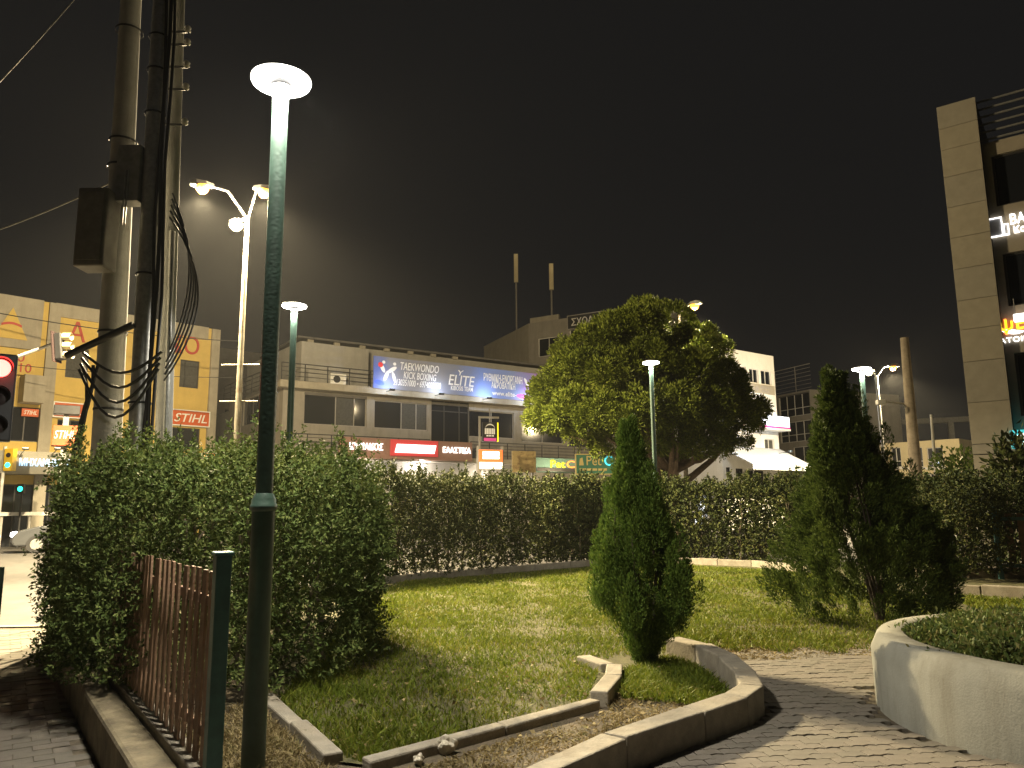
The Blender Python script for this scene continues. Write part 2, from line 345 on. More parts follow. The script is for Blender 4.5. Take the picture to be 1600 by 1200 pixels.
WALK = [(-2.2, 4.72), (-3.42, 6.46), (-6.45, 10.9), (-6.4, 13.3), (-9.0, 13.2), (-9.0, 10), (-5.6, 4.2), (-2.7, 3.4)]
scatter_pieces(walk, 'paving_slab', lambda a, b: [(-a/2, -b/2), (a/2, -b/2), (a/2, b/2), (-a/2, b/2)], .27, .16, (-4, 7), rad(33), pip(WALK), ['paver2', 'paver'], zz=-.295, key=lambda c: c[0]**2*.2+c[1]**2+(100 if c[0] < -.7*c[1] else 0))

# ================================================================ KERBS, LOW WALL, FENCE, PLANTER
def strip(pts, wd, z0, z1, name, label, m='kerb', cat='kerb', group=None):
    """kerb stones end to end along a line, each stone a part"""
    e = empty(name, (pts[0][0], pts[0][1], 0)); tag(e, label, cat, group)
    ox, oy = pts[0][0], pts[0][1]
    P = [Vector((p[0], p[1], 0)) for p in pts]
    nrm = []
    for i in range(len(P)):
        d = (P[min(i+1, len(P)-1)]-P[max(i-1, 0)]).normalized(); nrm.append(Vector((-d.y, d.x, 0)))
    for i in range(len(P)-1):
        a, b = P[i], P[i+1]; L = (b-a).length; k = max(1, round(L/.9))
        for j in range(k):
            t0, t1 = j/k, (j+1)/k; g = .004/L
            n0 = nrm[i].lerp(nrm[i+1], t0); n1 = nrm[i].lerp(nrm[i+1], t1)
            p0 = a.lerp(b, t0+g); p1 = a.lerp(b, t1-g); dz = random.uniform(-.008, .008)
            q = [p0+n0*wd/2, p1+n1*wd/2, p1-n1*wd/2, p0-n0*wd/2]
            kb_ = MB().prism([(v.x-ox, v.y-oy) for v in q], z0, z1+dz); kb_.v = [(v[0]+random.uniform(-.007, .007), v[1]+random.uniform(-.007, .007), v[2]+random.uniform(-.007, .007)) for v in kb_.v]
            kb_.build('kerb_stone', m, e, .014)
    return e
strip([(-2.15, 6.95), (-1.62, 6.05), (-1.17, 5.28)], .13, -.1, .06, 'lawn_kerb', 'short concrete kerb beside the green lamp post and bushy hedge')
strip([(-.95, 5.16), (-.1, 5.95), (.66, 6.66)], .11, -.1, .05, 'lawn_kerb', 'low narrow concrete kerb between the lawn and the dry strip')
strip([(.70, 6.72), (.90, 7.35), (.97, 7.85)], .16, -.1, .10, 'lawn_kerb', 'raised bright end stone of the lawn kerb beside the pointed cypress')
strip([(.93, 7.98), (.72, 8.42)], .16, -.1, .08, 'lawn_kerb', 'short turned back kerb stone in the grass by the cypress')
strip([(.1, 4.45), (.62, 5.12), (1.25, 5.72), (1.66, 6.10), (1.88, 6.42), (1.98, 6.95), (2.03, 7.7), (1.95, 8.3), (1.72, 8.75)], .19, -.15, .20, 'bed_kerb', 'angled raised concrete kerb edging the bed along the paved path')
strip([(-3.1, 17.4), (-.6, 19.9), (2.2, 22.3), (3.6, 23.3)], .18, -.1, .15, 'hedge_kerb', 'low concrete kerb at the foot of the long dark street hedge')
strip([(4.2, 23.2), (6.5, 21.4), (7.2, 19.2)], .18, -.1, .16, 'hedge_kerb', 'low concrete kerb under the hedge beyond the spreading conifer')
strip([(7.5, 14.6), (8.9, 13.2), (11.5, 11.2)], .18, -.1, .20, 'side_kerb', 'pale kerb running right behind the round planter')
strip([(5.9, 10.6), (7.2, 10.5), (8.6, 11.2)], .12, -.1, .10, 'side_kerb', 'thin kerb in grass just behind the round planter')
# low stained wall and fence
wa = G(313, 1197, .1); wb = G(217, 1090, .1); wa.z = wb.z = 0; wdv = (wb-wa).normalized(); wn = Vector((wdv.y, -wdv.x, 0))   # wn points into the park
W0 = wa-wdv*1.5; Wlen = 9.0
wall = empty('low_wall', W0, math.atan2(wdv.y, wdv.x)); tag(wall, 'low stained concrete wall under the brown slat fence', 'wall')
# local x along wall away from camera, local +y = towards the sidewalk
MB().box(0, Wlen, .06, .30, -.5, .04).build('wall_body', 'oldwall', wall, .03)
MB().box(0, Wlen, -.07, .058, -.5, .10).build('coping_strip', 'kerb', wall, .01)
fence = empty('slat_fence', W0+Vector((0, 0, .10)), math.atan2(wdv.y, wdv.x)); tag(fence, 'brown wooden slat fence panel with green end post', 'fence')
slat = MB().box(-.043, .043, -.008, .008, .0, 1.13).mesh('slat'); slat2 = slat.copy(); slat.materials.append(M['wood']); slat2.materials.append(M['wood2'])
x = 1.46; k = 0
while x < 5.2:
    o = bpy.data.objects.new('slat', (slat, slat2)[k % 3 == 0]); COL.objects.link(o); o.parent = fence
    o.location = (x, .0, .004+random.uniform(0, .012)); o.rotation_euler = (random.uniform(-.01, .01), random.uniform(-.008, .008), random.uniform(-.06, .06)); o.scale = (1, 1, 1+random.uniform(-.004, .004))
    x += .178; k += 1
for z in (.18, .95): box('rail', 'wood', fence, 1.38, 5.3, -.036, -.010, z-.03, z+.03)
pm = MB().box(1.22, 1.31, -.055, .035, -.55, 1.24); pm.build('post', 'greenpost', fence, .006); box('post_cap', 'greenpost', fence, 1.21, 1.32, -.065, .045, 1.24, 1.265, .008)
for z in (.2, .97): box('bolt', 'white', fence, 1.31, 1.38, -.035, -.02, z-.02, z+.02)
# round planter
PC = Vector((4.72, 6.05, 0)); PR = 1.85
pl = empty('round_planter', PC); tag(pl, 'round pale concrete planter with chamfered rim', 'planter')
MB().lathe([(PR, -.2), (PR+.01, .42), (PR-.04, .53), (PR-.06, .555), (PR-.24, .56), (PR-.27, .54), (PR-.28, .35)], 72).build('wall', 'planter', pl)
so = MB().lathe([(PR-.27, .40), (1.0, .47), (.4, .5), (0.01, .5)], 40).build('soil', 'soil', pl)
# plants in the planter
for i in range(46):
    a = random.uniform(0, 2*math.pi); r_ = math.sqrt(random.random())*(PR-.5)
    c = np.array([PC.x+r_*math.cos(a), PC.y+r_*math.sin(a), .44]); n = 900
    hh = random.uniform(.10, .30)
    P = c+rng.normal(size=(n, 3))*np.array([.13, .13, 0])+np.stack([np.zeros(n), np.zeros(n), rng.random(n)*hh], 1)
    D = unit(rng.normal(size=(n, 3))+np.array([0, 0, .9]))
    e = empty('bedding_plant', c); tag(e, 'low bushy bedding plant growing in the round concrete planter', 'plant', 'plants in the round planter')
    npmesh('foliage', leaves(P-c, D, rng.uniform(.03, .075, n), rng.uniform(.012, .03, n)), 4, 'bedplant', e, LF)
    MB().tube([(0, 0, -.06), (0, 0, hh*.8)], .01, 5).build('stem', 'twig', e)
# rock and stub in the dry strip
def rock(c, r, label):
    me = bpy.data.meshes.new('rock'); bm = bmesh.new(); bmesh.ops.create_icosphere(bm, subdivisions=3, radius=1)
    for v in bm.verts:
        q = v.co.copy(); v.co = Vector((q.x*r[0], q.y*r[1], q.z*r[2]))*(1+.16*math.sin(q.x*5+c[0]*9)+.14*math.sin(q.y*6+q.z*4))
    bm.to_mesh(me); bm.free(); o = link('rock', me, 'rock', None, (c[0], c[1], r[2]*.55)); tag(o, label, 'rock')
g = G(697, 1172); rock(g, (.07, .06, .06), 'small pale rock on dry straw beside the low narrow kerb')
g = G(655, 1190); rock(g, (.035, .05, .03), 'tiny tan stone in dry straw beside the pale rock')
g = G(388, 1198, .0)

# ================================================================ GRASS
def in_poly_np(poly, X, Y):
    c = np.zeros(len(X), bool); n = len(poly)
    for i in range(n):
        x1, y1 = poly[i]; x2, y2 = poly[(i+1) % n]
        if y1 == y2: continue
        t = ((y1 > Y) != (y2 > Y)) & (X < (x2-x1)*(Y-y1)/(y2-y1)+x1); c ^= t
    return c
def grass(name, poly, n, hmin, hmax, wd, m, label, power=1.0, z=0.0, lie=.5, patch=True):
    xs = [p[0] for p in poly]; ys = [p[1] for p in poly]
    Y = ys_min = min(ys)+(max(ys)-min(ys))*rng.random(n*3)**power; X = min(xs)+(max(xs)-min(xs))*rng.random(n*3)
    ok = in_poly_np(poly, X, Y); X, Y = X[ok][:n], Y[ok][:n]; k = len(X)
    P = np.stack([X, Y, np.full(k, z)], 1)
    nn = fbm(P, 1.3, 3)+.6*fbm(P, 4.1, 5)
    if patch:
        keep = rng.random(k) < np.clip(.72+.55*nn, .12, 1); P, nn = P[keep], nn[keep]; k = len(P)
    D = unit(np.concatenate([rng.normal(size=(k, 2))*lie, np.ones((k, 1))], 1))
    h = (rng.uniform(hmin, hmax, k)*np.clip(1+.4*nn, .5, 1.6))[:, None]; S = unit(np.cross(D, rng.normal(size=(k, 3))))
    bend = np.concatenate([rng.normal(size=(k, 2))*.35, np.zeros((k, 1))], 1)
    wf = wd*(.6+.8*rng.random(k))[:, None]*(1+.06*P[:, 1:2])
    V = np.stack([P-S*wf/2, P+S*wf/2, P+D*h*.6+S*wf*.35, P+D*h+bend*h, P+D*h*.6-S*wf*.35], 1).reshape(-1, 3)
    o = npmesh(name, V, 5, m, None, [(0, 1, 2, 4), (4, 2, 3)]); o['kind'] = 'stuff'; tag(o, label, 'grass'); return o
GR = [(-2.0, 6.85), (-1.1, 5.36), (-.95, 5.25), (.6, 6.8), (.82, 7.9), (.62, 8.5), (1.7, 8.9), (2.25, 9.3), (2.5, 8.95), (2.75, 9.2), (3.0, 8.8), (3.25, 9.15), (3.6, 8.75), (3.8, 9.1), (4.1, 8.85), (4.4, 9.3), (5.0, 9.5), (6.3, 10.3), (7.2, 14), (7, 19), (4, 23), (-2.6, 17.6), (-2.6, 12)]
grass('lawn_grass', GR, 150000, .035, .085, .007, 'grass', 'short green lawn grass lit yellow by the street lamps', 1.5)
BED = [(-.78, 5.05), (.72, 6.5), (1.08, 7.9), (1.65, 8.6), (1.86, 8.2), (1.9, 7.6), (1.85, 6.9), (1.72, 6.45), (1.1, 5.75), (.5, 5.2), (.1, 4.6)]
grass('bed_grass', [(.9, 6.9), (1.1, 8.0), (1.62, 8.65), (1.84, 8.2), (1.86, 7.0), (1.5, 6.6)], 9000, .04, .10, .007, 'grass', 'tufted grass around the foot of the pointed cypress', 1.0)
grass('dry_straw', BED, 11000, .02, .06, .007, 'drygrass', 'dry straw and dead grass covering the kerbed bed', 1.0, -.015, 1.6)
grass('dry_grass', [(-2.3, 6.9), (-1.95, 6.45), (-1.25, 5.25), (-.9, 4.9), (-1.6, 4.6), (-2.75, 6.2)], 9000, .02, .07, .006, 'drygrass', 'patchy dry grass around the foot of the green lamp post', 1.0, -.015, 1.2)
grass('edge_straw', [(2.1, 8.5), (2.3, 9.9), (4.6, 9.9), (4.5, 8.6), (3.6, 8.7), (2.9, 8.5)], 5000, .02, .05, .008, 'drygrass', 'dry straw and dirt where the lawn frays onto the paved path', 1.0, -.005, 1.8)
grass('side_grass', [(7.6, 14.2), (6.9, 11.2), (8.6, 11.5), (10.5, 11.5), (9.5, 12.6)], 10000, .04, .09, .009, 'grass', 'narrow strip of grass between the pale kerbs behind the round planter', 1.0)
n = 380   # fallen leaves
P = np.stack([rng.uniform(-1.6, 1.9, n), rng.uniform(5.3, 8.6, n), np.full(n, .03)], 1); P = P[in_poly_np(GR+[], P[:, 0], P[:, 1]) | in_poly_np(BED, P[:, 0], P[:, 1])]
P[:, 2] = rng.uniform(.01, .05, len(P))
o = npmesh('fallen_leaves', leaves(P, np.concatenate([rng.normal(size=(len(P), 2)), rng.normal(size=(len(P), 1))*.2], 1), .05, .03, .1), 4, 'drygrass', None, LF); o['kind'] = 'stuff'; tag(o, 'fallen dry leaves scattered over the lawn and bed', 'leaves')

# ================================================================ HEDGES
def hedge(name, label, poly, top, nros, m, leafL, leafW, shell=.38, per=7, z0=.12, sparse_low=0.0, bulge=.16, seed=0, group=None, stems=14, clump=.07, shoots=90):
    poly = np.array(poly); lo, hi = poly.min(0), poly.max(0); n = nros*7
    X = rng.uniform(lo[0]-.2, hi[0]+.2, n); Y = rng.uniform(lo[1]-.2, hi[1]+.2, n); Z = z0+rng.random(n)*(top+.35-z0)
    P = np.stack([X, Y, Z], 1)
    inn = in_poly_np([tuple(p) for p in poly], X, Y)
    dist = np.full(n, 1e9); gx = np.zeros((n, 2))
    for i in range(len(poly)):
        a, b = poly[i], poly[(i+1) % len(poly)]; ab = b-a
        t = np.clip(((X-a[0])*ab[0]+(Y-a[1])*ab[1])/(ab@ab), 0, 1); cx = a+t[:, None]*ab
        dv = cx-np.stack([X, Y], 1); dd = np.linalg.norm(dv, axis=1); k = dd < dist; dist[k] = dd[k]; gx[k] = dv[k]
    sd = np.where(inn, dist, -dist)+bulge*fbm(P, 1.6, seed)+.5*bulge*fbm(P, 4.3, seed+2)+clump*fbm(P, 7.5, seed+3)
    tt = top+.10*fbm(P*np.array([1, 1, 0]), 1.9, seed+4)+(.07+clump*.8)*fbm(P*np.array([1, 1, 0]), 6, seed+5)
    dz = tt-Z; d = np.minimum(sd, dz)
    # rounded shoulders
    d = np.where((sd < .35) & (dz < .35), .35-np.sqrt((.35-np.minimum(sd, .35))**2+(.35-np.minimum(dz, .35))**2), d)
    pr = np.where(d < 0, np.exp(d/.035)*.6, np.where(d < shell, 1.0, .22))
    pr *= np.where(Z < .6, 1-sparse_low*(1-Z/.6), 1)
    keep = (rng.random(n) < pr) & (d > -.16)
    P, gx, inn, sd, dz = P[keep], gx[keep], inn[keep], sd[keep], dz[keep]
    if len(P) > nros: P, gx, inn, sd, dz = P[:nros], gx[:nros], inn[:nros], sd[:nros], dz[:nros]
    if shoots:
        ti = np.where((dz < .12) & (sd > 0))[0]; ti = rng.choice(ti, min(shoots, len(ti)), False); q = 6
        hgt = rng.uniform(.10, .34, len(ti)); st = np.repeat(np.arange(len(ti)), q); fr = np.tile(np.arange(1, q+1)/q, len(ti))
        ln = rng.normal(size=(len(ti), 2))*.25; ex = P[ti][st]+np.stack([ln[st, 0]*hgt[st]*fr, ln[st, 1]*hgt[st]*fr, hgt[st]*fr], 1)
        P = np.concatenate([P, ex]); gx = np.concatenate([gx, gx[ti][st]]); inn = np.concatenate([inn, inn[ti][st]]); sd = np.concatenate([sd, sd[ti][st]+1]); dz = np.concatenate([dz, dz[ti][st]])
    k = len(P); o2 = np.where(inn[:, None], gx, -gx); o2 = o2/np.maximum(np.linalg.norm(o2, axis=1, keepdims=True), .05)
    wt = 1/(1+np.exp((sd-dz)*6)); ax = unit(np.concatenate([o2*wt[:, None], (1.1-wt)[:, None]], 1)+rng.normal(size=(k, 3))*.45+np.array([0, 0, .25]))
    Pl = np.repeat(P, per, 0); Ax = np.repeat(ax, per, 0)
    S = unit(np.cross(Ax, rng.normal(size=Ax.shape))); D = unit(Ax*rng.uniform(.25, 1.0, (len(Ax), 1))+S*.8)
    Pl = Pl+Ax*rng.uniform(-.05, .05, (len(Ax), 1))
    e = empty(name, (float(poly[:, 0].mean()), float(poly[:, 1].mean()), 0)); tag(e, label, 'hedge', group); c = np.array(e.location)
    npmesh('foliage', leaves(Pl-c, D, rng.uniform(.7, 1.2, len(D))*leafL, rng.uniform(.7, 1.2, len(D))*leafW), 4, m, e, LF)
    for i in range(stems):
        mb = MB()
        for _ in range(50):
            x, y = random.uniform(lo[0], hi[0]), random.uniform(lo[1], hi[1])
            if pip([tuple(p) for p in poly])(x, y): break
        x += (c[0]-x)*.3; y += (c[1]-y)*.22; p = Vector((x-c[0], y-c[1], -.05)); pts = [p.copy()]
        for q in range(4): p = p+Vector((random.uniform(-.1, .1), random.uniform(-.1, .1), top*.2)); pts.append(p.copy())
        mb.tube(pts, [.03, .026, .02, .014, .008], 6)
        for q in range(3):
            s = pts[1+q]; mb.tube([s, s+Vector((random.uniform(-.35, .35), random.uniform(-.35, .35), .4))], [.013, .005], 5)
        mb.build('stem', 'twig', e)
    return e
hedge('bushy_hedge', 'tall bushy hedge spilling over the brown slat fence', [(-2.15, 6.75), (-1.5, 7.6), (-1.45, 9), (-2.0, 10.8), (-3.0, 12.4), (-6.6, 12.6), (-5.6, 9.9), (-4.75, 8.1), (-4.15, 7.15), (-3.35, 6.75), (-2.75, 6.55)], 2.12, 33000, 'leaf', .048, .021, .33, 7, .12, .25, .22, 1, stems=30, clump=.17, shoots=420)
def band(a, b, t, push=0):
    a, b = Vector((*a, 0)), Vector((*b, 0)); d = (b-a).normalized(); nn = Vector((-d.y, d.x, 0))
    return [tuple((p)[:2]) for p in (a-nn*t/2, b-nn*t/2, b+nn*t/2, a+nn*t/2)]
hedge('street_hedge', 'long dark clipped hedge in front of the lit tyre shop sign', band((-4.9, 16.3), (.35, 21.6), 1.3), 2.42, 17000, 'leaf_far', .066, .032, .35, 6, .12, .55, .12, 11, 'clipped street hedges', 20)
hedge('street_hedge', 'short clipped hedge behind the pointed cypress', band((.75, 22.0), (3.2, 24.0), 1.2), 2.3, 6500, 'leaf_far', .08, .042, .35, 6, .12, .5, .12, 23, 'clipped street hedges', 10)
hedge('street_hedge', 'flat topped clipped hedge below the big pine and white building', band((3.4, 24.2), (8.6, 21.4), 1.2), 2.28, 12000, 'leaf_far', .08, .042, .35, 6, .12, .4, .08, 37, 'clipped street hedges', 16)
hedge('side_hedge', 'dark hedge between the spreading conifer and the stone clad tower', band((9.4, 19.5), (10.0, 16.6), 1.6), 2.05, 4600, 'leaf_far', .07, .038, .4, 6, .15, .3, .15, 41, None, 10)
hedge('side_hedge', 'hedge hanging over the dark fence beside the stone clad tower', band((10.6, 18.6), (15.5, 16.2), 1.5), 2.15, 5200, 'leaf_far', .07, .038, .4, 6, 1.0, .0, .15, 53, None, 12)
# ================================================================ TREES
def lobes_tree(name, label, base, trunk_h, trunk_r, lobes, tufts, nl, nlen, m, cat='tree', limbs=True, upb=.35):
    e = empty(name, base); tag(e, label, cat)
    V = []
    for (c, r) in lobes:
        k = int(tufts*r[0]*r[2]); d = unit(rng.normal(size=(k, 3))); d = d[d[:, 2] > -.7]; k = len(d)
        Cc = np.array(c)+d*np.array(r)*rng.uniform(.78, 1.0, (k, 1)); rr = rng.uniform(.16, .32, k)
        ax = unit(d+np.array([0, 0, upb])); Pl = np.repeat(Cc, nl, 0); Al = np.repeat(ax, nl, 0); Rl = np.repeat(rr, nl)[:, None]
        D = unit(Al*.55+rng.normal(size=Al.shape)*.75+np.array([0, 0, .25])); P = Pl+D*Rl*rng.uniform(.35, .95, (len(D), 1))
        V.append(leaves(P, D+Al*.3, rng.uniform(.6, 1.2, len(D))*nlen, nlen*.28, .1))
    npmesh('crown', np.concatenate(V), 4, m, e, LF)
    mb = MB(); mb.tube([(0, 0, -.2), (.03, .02, trunk_h*.5), (-.05, 0, trunk_h), (.1, .1, trunk_h*1.7)], [trunk_r*1.25, trunk_r, trunk_r*.9, trunk_r*.4], 14)
    mb.build('trunk', 'bark', e)
    if limbs:
        for (c, r) in lobes:
            if random.random() < .75:
                a = Vector((0, 0, trunk_h*random.uniform(.8, 1.3))); b = Vector(c); mid = a.lerp(b, .5)+Vector((0, 0, -.3))
                MB().tube([a, mid, b], [trunk_r*.42, trunk_r*.25, .03], 7).build('limb', 'bark', e)
    return e
# big stone pine across the lawn
PB = at(1050, 790, 30); PB.z = 0
L = []
def lob(u, v, dy, r, q=.8): 
    p = at(u, v, 30+dy)-PB; L.append(((p.x, p.y, p.z), (r*.86, r*.86, r*q*.86)))
for (u, v, dy, r) in [(985, 520, -.5, 1.35), (935, 545, -1, 1.3), (1035, 510, 0, 1.35), (1085, 545, .3, 1.35), (905, 585, -1.6, 1.35), (875, 610, -1, 1.2), (960, 590, -2.4, 1.4), (1015, 575, -2.2, 1.35), (1075, 585, -2.0, 1.3), (1120, 600, -1, 1.25),
                      (865, 650, -1.2, 1.05), (905, 645, -2.4, 1.25), (950, 650, -3.0, 1.3), (1000, 645, -3.2, 1.3), (1050, 640, -3, 1.3), (1100, 640, -2.4, 1.3), (1145, 650, -1.2, 1.15), (1165, 655, .3, .85),
                      (915, 680, -1.6, .85), (960, 690, -2.2, .95), (1010, 690, -2.2, .95), (1060, 690, -2, 1.0), (1105, 690, -1.5, 1.0), (1140, 690, -.5, .85), (1010, 495, .8, 1.0), (955, 520, .8, 1.1),
                      (900, 560, 1.2, 1.2), (1110, 560, 1.2, 1.1), (1130, 620, 1.5, 1.2), (880, 640, 1.5, 1.2), (1000, 560, 2, 1.6), (1040, 640, 2.4, 1.6), (940, 640, 2.4, 1.5), (852, 625, 0, .8), (845, 660, -.5, .65), (1178, 640, .6, .6)]: lob(u, v, dy, r)
lobes_tree('pine_tree', 'large round crowned pine standing behind the clipped hedge', PB, 2.6, .42, L, 135, 75, .15, 'pine')
def flame_tree(name, label, base, prof, H, nfl, lean, m, flh, nper, ll, lw, stems=6, clusters=0, spread=.25, spires=()):
    """a conifer of many upright flame shaped sprays; prof(t)->radius"""
    e = empty(name, base); tag(e, label, 'conifer'); V = []; cl = [(random.random()**.85, random.uniform(0, 2*math.pi)) for _ in range(clusters)]
    jobs = [None]*nfl+list(spires)
    for job in jobs:
        t = random.random()**.9; a = random.uniform(0, 2*math.pi)
        if cl and random.random() < .7: t, a = random.choice(cl); t = min(1, max(0, t+random.gauss(0, .045))); a += random.gauss(0, .20)
        R = prof(t, a)*(1+random.gauss(0, .05))
        r_ = R*random.uniform(.70, 1.0) if random.random() < .82 else R*random.uniform(.2, .7)
        fh = flh*random.uniform(.6, 1.25); c = np.array([math.cos(a)*r_+lean[0]*t, math.sin(a)*r_+lean[1]*t, t*H])
        out = np.array([math.cos(a), math.sin(a), 0])*random.uniform(spread*.5, spread*1.5)
        nq = nper
        if job: x_, y_, z_, fh = job; c = np.array([x_, y_, z_]); out = np.array([x_, y_, 0])*.12; nq = int(nper*max(1, (fh/flh)**1.6))
        ax = np.array([0, 0, 1.0])+out; ax /= np.linalg.norm(ax); fw_ = fh*.24
        s = rng.random(nq)**.8; wr = fw_*np.sin(np.clip(s*.85+.15, 0, 1)*math.pi)**.8*rng.random(nq)**.5
        th = rng.random(nq)*2*math.pi
        u1 = np.cross(ax, [0.3, .9, .1]); u1 /= np.linalg.norm(u1); u2 = np.cross(ax, u1)
        rd = np.cos(th)[:, None]*u1+np.sin(th)[:, None]*u2
        P = c+ax*(s*fh-.35*fh)[:, None]+rd*wr[:, None]
        D = ax+rd*rng.uniform(.2, .75, (nq, 1))+rng.normal(size=(nq, 3))*.18
        V.append(leaves(P, D, rng.uniform(.7, 1.3, nq)*ll, lw, .3))
    npmesh('crown', np.concatenate(V), 4, m, e, LF)
    for i in range(stems):
        a = 2*math.pi*i/stems+random.uniform(-.3, .3); q = random.uniform(.15, .3)
        MB().tube([(0.02*math.cos(a), .02*math.sin(a), -.05), (q*.4*math.cos(a), q*.4*math.sin(a), .3), (q*math.cos(a)+lean[0]*.4, q*math.sin(a)+lean[1]*.4, H*.4), (q*.8*math.cos(a)+lean[0]*.7, q*.8*math.sin(a)+lean[1]*.7, H*.7)], [.03, .024, .016, .006], 7).build('trunk' if i == 0 else 'stem', 'darkbark', e)
    return e
def thprof(t, a):
    k = [(0, .05), (.06, .14), (.13, .36), (.22, .56), (.30, .60), (.42, .55), (.55, .45), (.68, .32), (.78, .19), (.88, .09), (1, .02)]
    for (t0, r0), (t1, r1) in zip(k, k[1:]):
        if t <= t1: return .80*(r0+(r1-r0)*(t-t0)/(t1-t0))*(1+.10*math.sin(3*a+t*9)+.07*math.sin(7*a+2))
    return .02
CB = G(1010, 1037); CB.z = 0
flame_tree('pointed_cypress', 'small pointed green cypress standing in the kerbed bed', CB, thprof, 2.36, 700, (-.10, 0), 'thuja', .30, 200, .034, .012, 7, 70, .25, [(-.08, -.02, 2.05, .75), (-.24, -.16, 1.55, .5), (.16, -.12, 1.62, .5), (-.36, -.22, 1.15, .5), (.34, -.2, 1.1, .5), (.08, -.32, 1.35, .5), (-.12, -.34, 1.2, .45), (.42, -.1, .75, .45), (-.44, -.1, .7, .45), (.3, -.48, .7, .55), (-.2, -.55, .6, .55), (.05, -.3, 1.75, .5)])
def jprof(t, a):
    k = [(0, .95), (.08, 1.20), (.2, 1.25), (.35, 1.15), (.5, .92), (.65, .58), (.8, .24), (.9, .10), (1, .03)]
    for (t0, r0), (t1, r1) in zip(k, k[1:]):
        if t <= t1: return .76*(r0+(r1-r0)*(t-t0)/(t1-t0))*(1+.20*math.sin(2*a+t*7+1)+.15*math.sin(5*a+t*5)+(.18 if math.cos(a) < -.6 and t < .2 else 0))
    return .05
JB = G(1375, 972); JB.z = 0
flame_tree('spreading_conifer', 'dark loose spreading conifer behind the round planter', JB, jprof, 3.3, 1150, (-.42, 0), 'juniper', .38, 150, .055, .016, 8, 46, .7, [(-.42, 0, 3.1, .8), (-.15, -.2, 2.9, .6), (-.7, -.2, 2.5, .6), (.2, -.2, 2.4, .5), (.5, -.2, 1.9, .5), (-.75, -.25, 1.7, .5), (-1.1, -.3, .35, .5)])
# far bushes by the tower
def bush(u, v, Y, r, label, m='leaf_far'):
    b = at(u, v, Y); b.z = -.1; e = empty('street_bush', b); tag(e, label, 'bush'); n = 2600
    d = unit(rng.normal(size=(n, 3))); P = d*np.array(r)*rng.uniform(.6, 1.05, (n, 1))*(1+.2*fbm(d, 3, u))[:, None]+np.array([0, 0, r[2]])
    npmesh('foliage', leaves(P, d+rng.normal(size=(n, 3))*.6, .22, .10), 4, m, e, LF); MB().tube([(0, 0, -.1), (0, 0, r[2])], .06, 6).build('stem', 'twig', e)
bush(1505, 770, 30, (1.3, 1.2, 1.9), 'grey green bush beside the corner pier of the tower', 'juniper')
bush(1590, 770, 20.5, (.7, .7, 1.75), 'dark shrub at the foot of the tower under the teal sign')

# ================================================================ LAMPS
def park_lamp(base, h, label, power):
    e = empty('park_lamp', base); tag(e, label, 'street lamp', 'green park lamps')
    MB().tube([(0, 0, -.15), (0, 0, 1.66)], .074, 20).build('lower_post', 'green', e)
    MB().lathe([(.074, 1.60), (.088, 1.615), (.088, 1.64), (.080, 1.65), (.078, 1.68), (.057, 1.72)], 20).build('collar', 'green', e)
    MB().tube([(0, 0, 1.64), (0, 0, h-.10)], .056, 20).build('upper_post', 'green', e)
    MB().lathe([(.0, h-.105), (.056, h-.10), (.060, h-.06), (.080, h-.03), (.085, h+.02), (.01, h+.02)], 24).build('neck', 'darkmetal', e)
    MB().lathe([(.085, h+.0), (.15, h-.006), (.205, h+.002), (.212, h+.018), (.205, h+.03)], 40).build('led_ring', 'lamp_led', e)
    MB().lathe([(.214, h+.031), (.205, h+.05), (.12, h+.075), (.0, h+.08)], 40).build('cap', 'grey_metal', e)
    light('lamp_light', 'AREA', (0, 0, h-.035), power, (1, .93, .78), e, .40)
    return e
b = G(395, 1200); park_lamp(Vector((b.x, b.y, 0)), 4.68, 'tall green park lamp beside the brown slat fence', LAMP_PARK*3.2)
def lampat(u, v, Y, label, pw=LAMP_PARK):
    p = at(u, v, Y); park_lamp(Vector((p.x, p.y, 0)), p.z, label, pw)
lampat(460, 480, 13.2, 'green park lamp rising out of the bushy hedge')
lampat(1017, 568, 19.5, 'green park lamp standing in front of the large pine')
lampat(1346, 578, 18, 'green park lamp rising behind the spreading conifer')
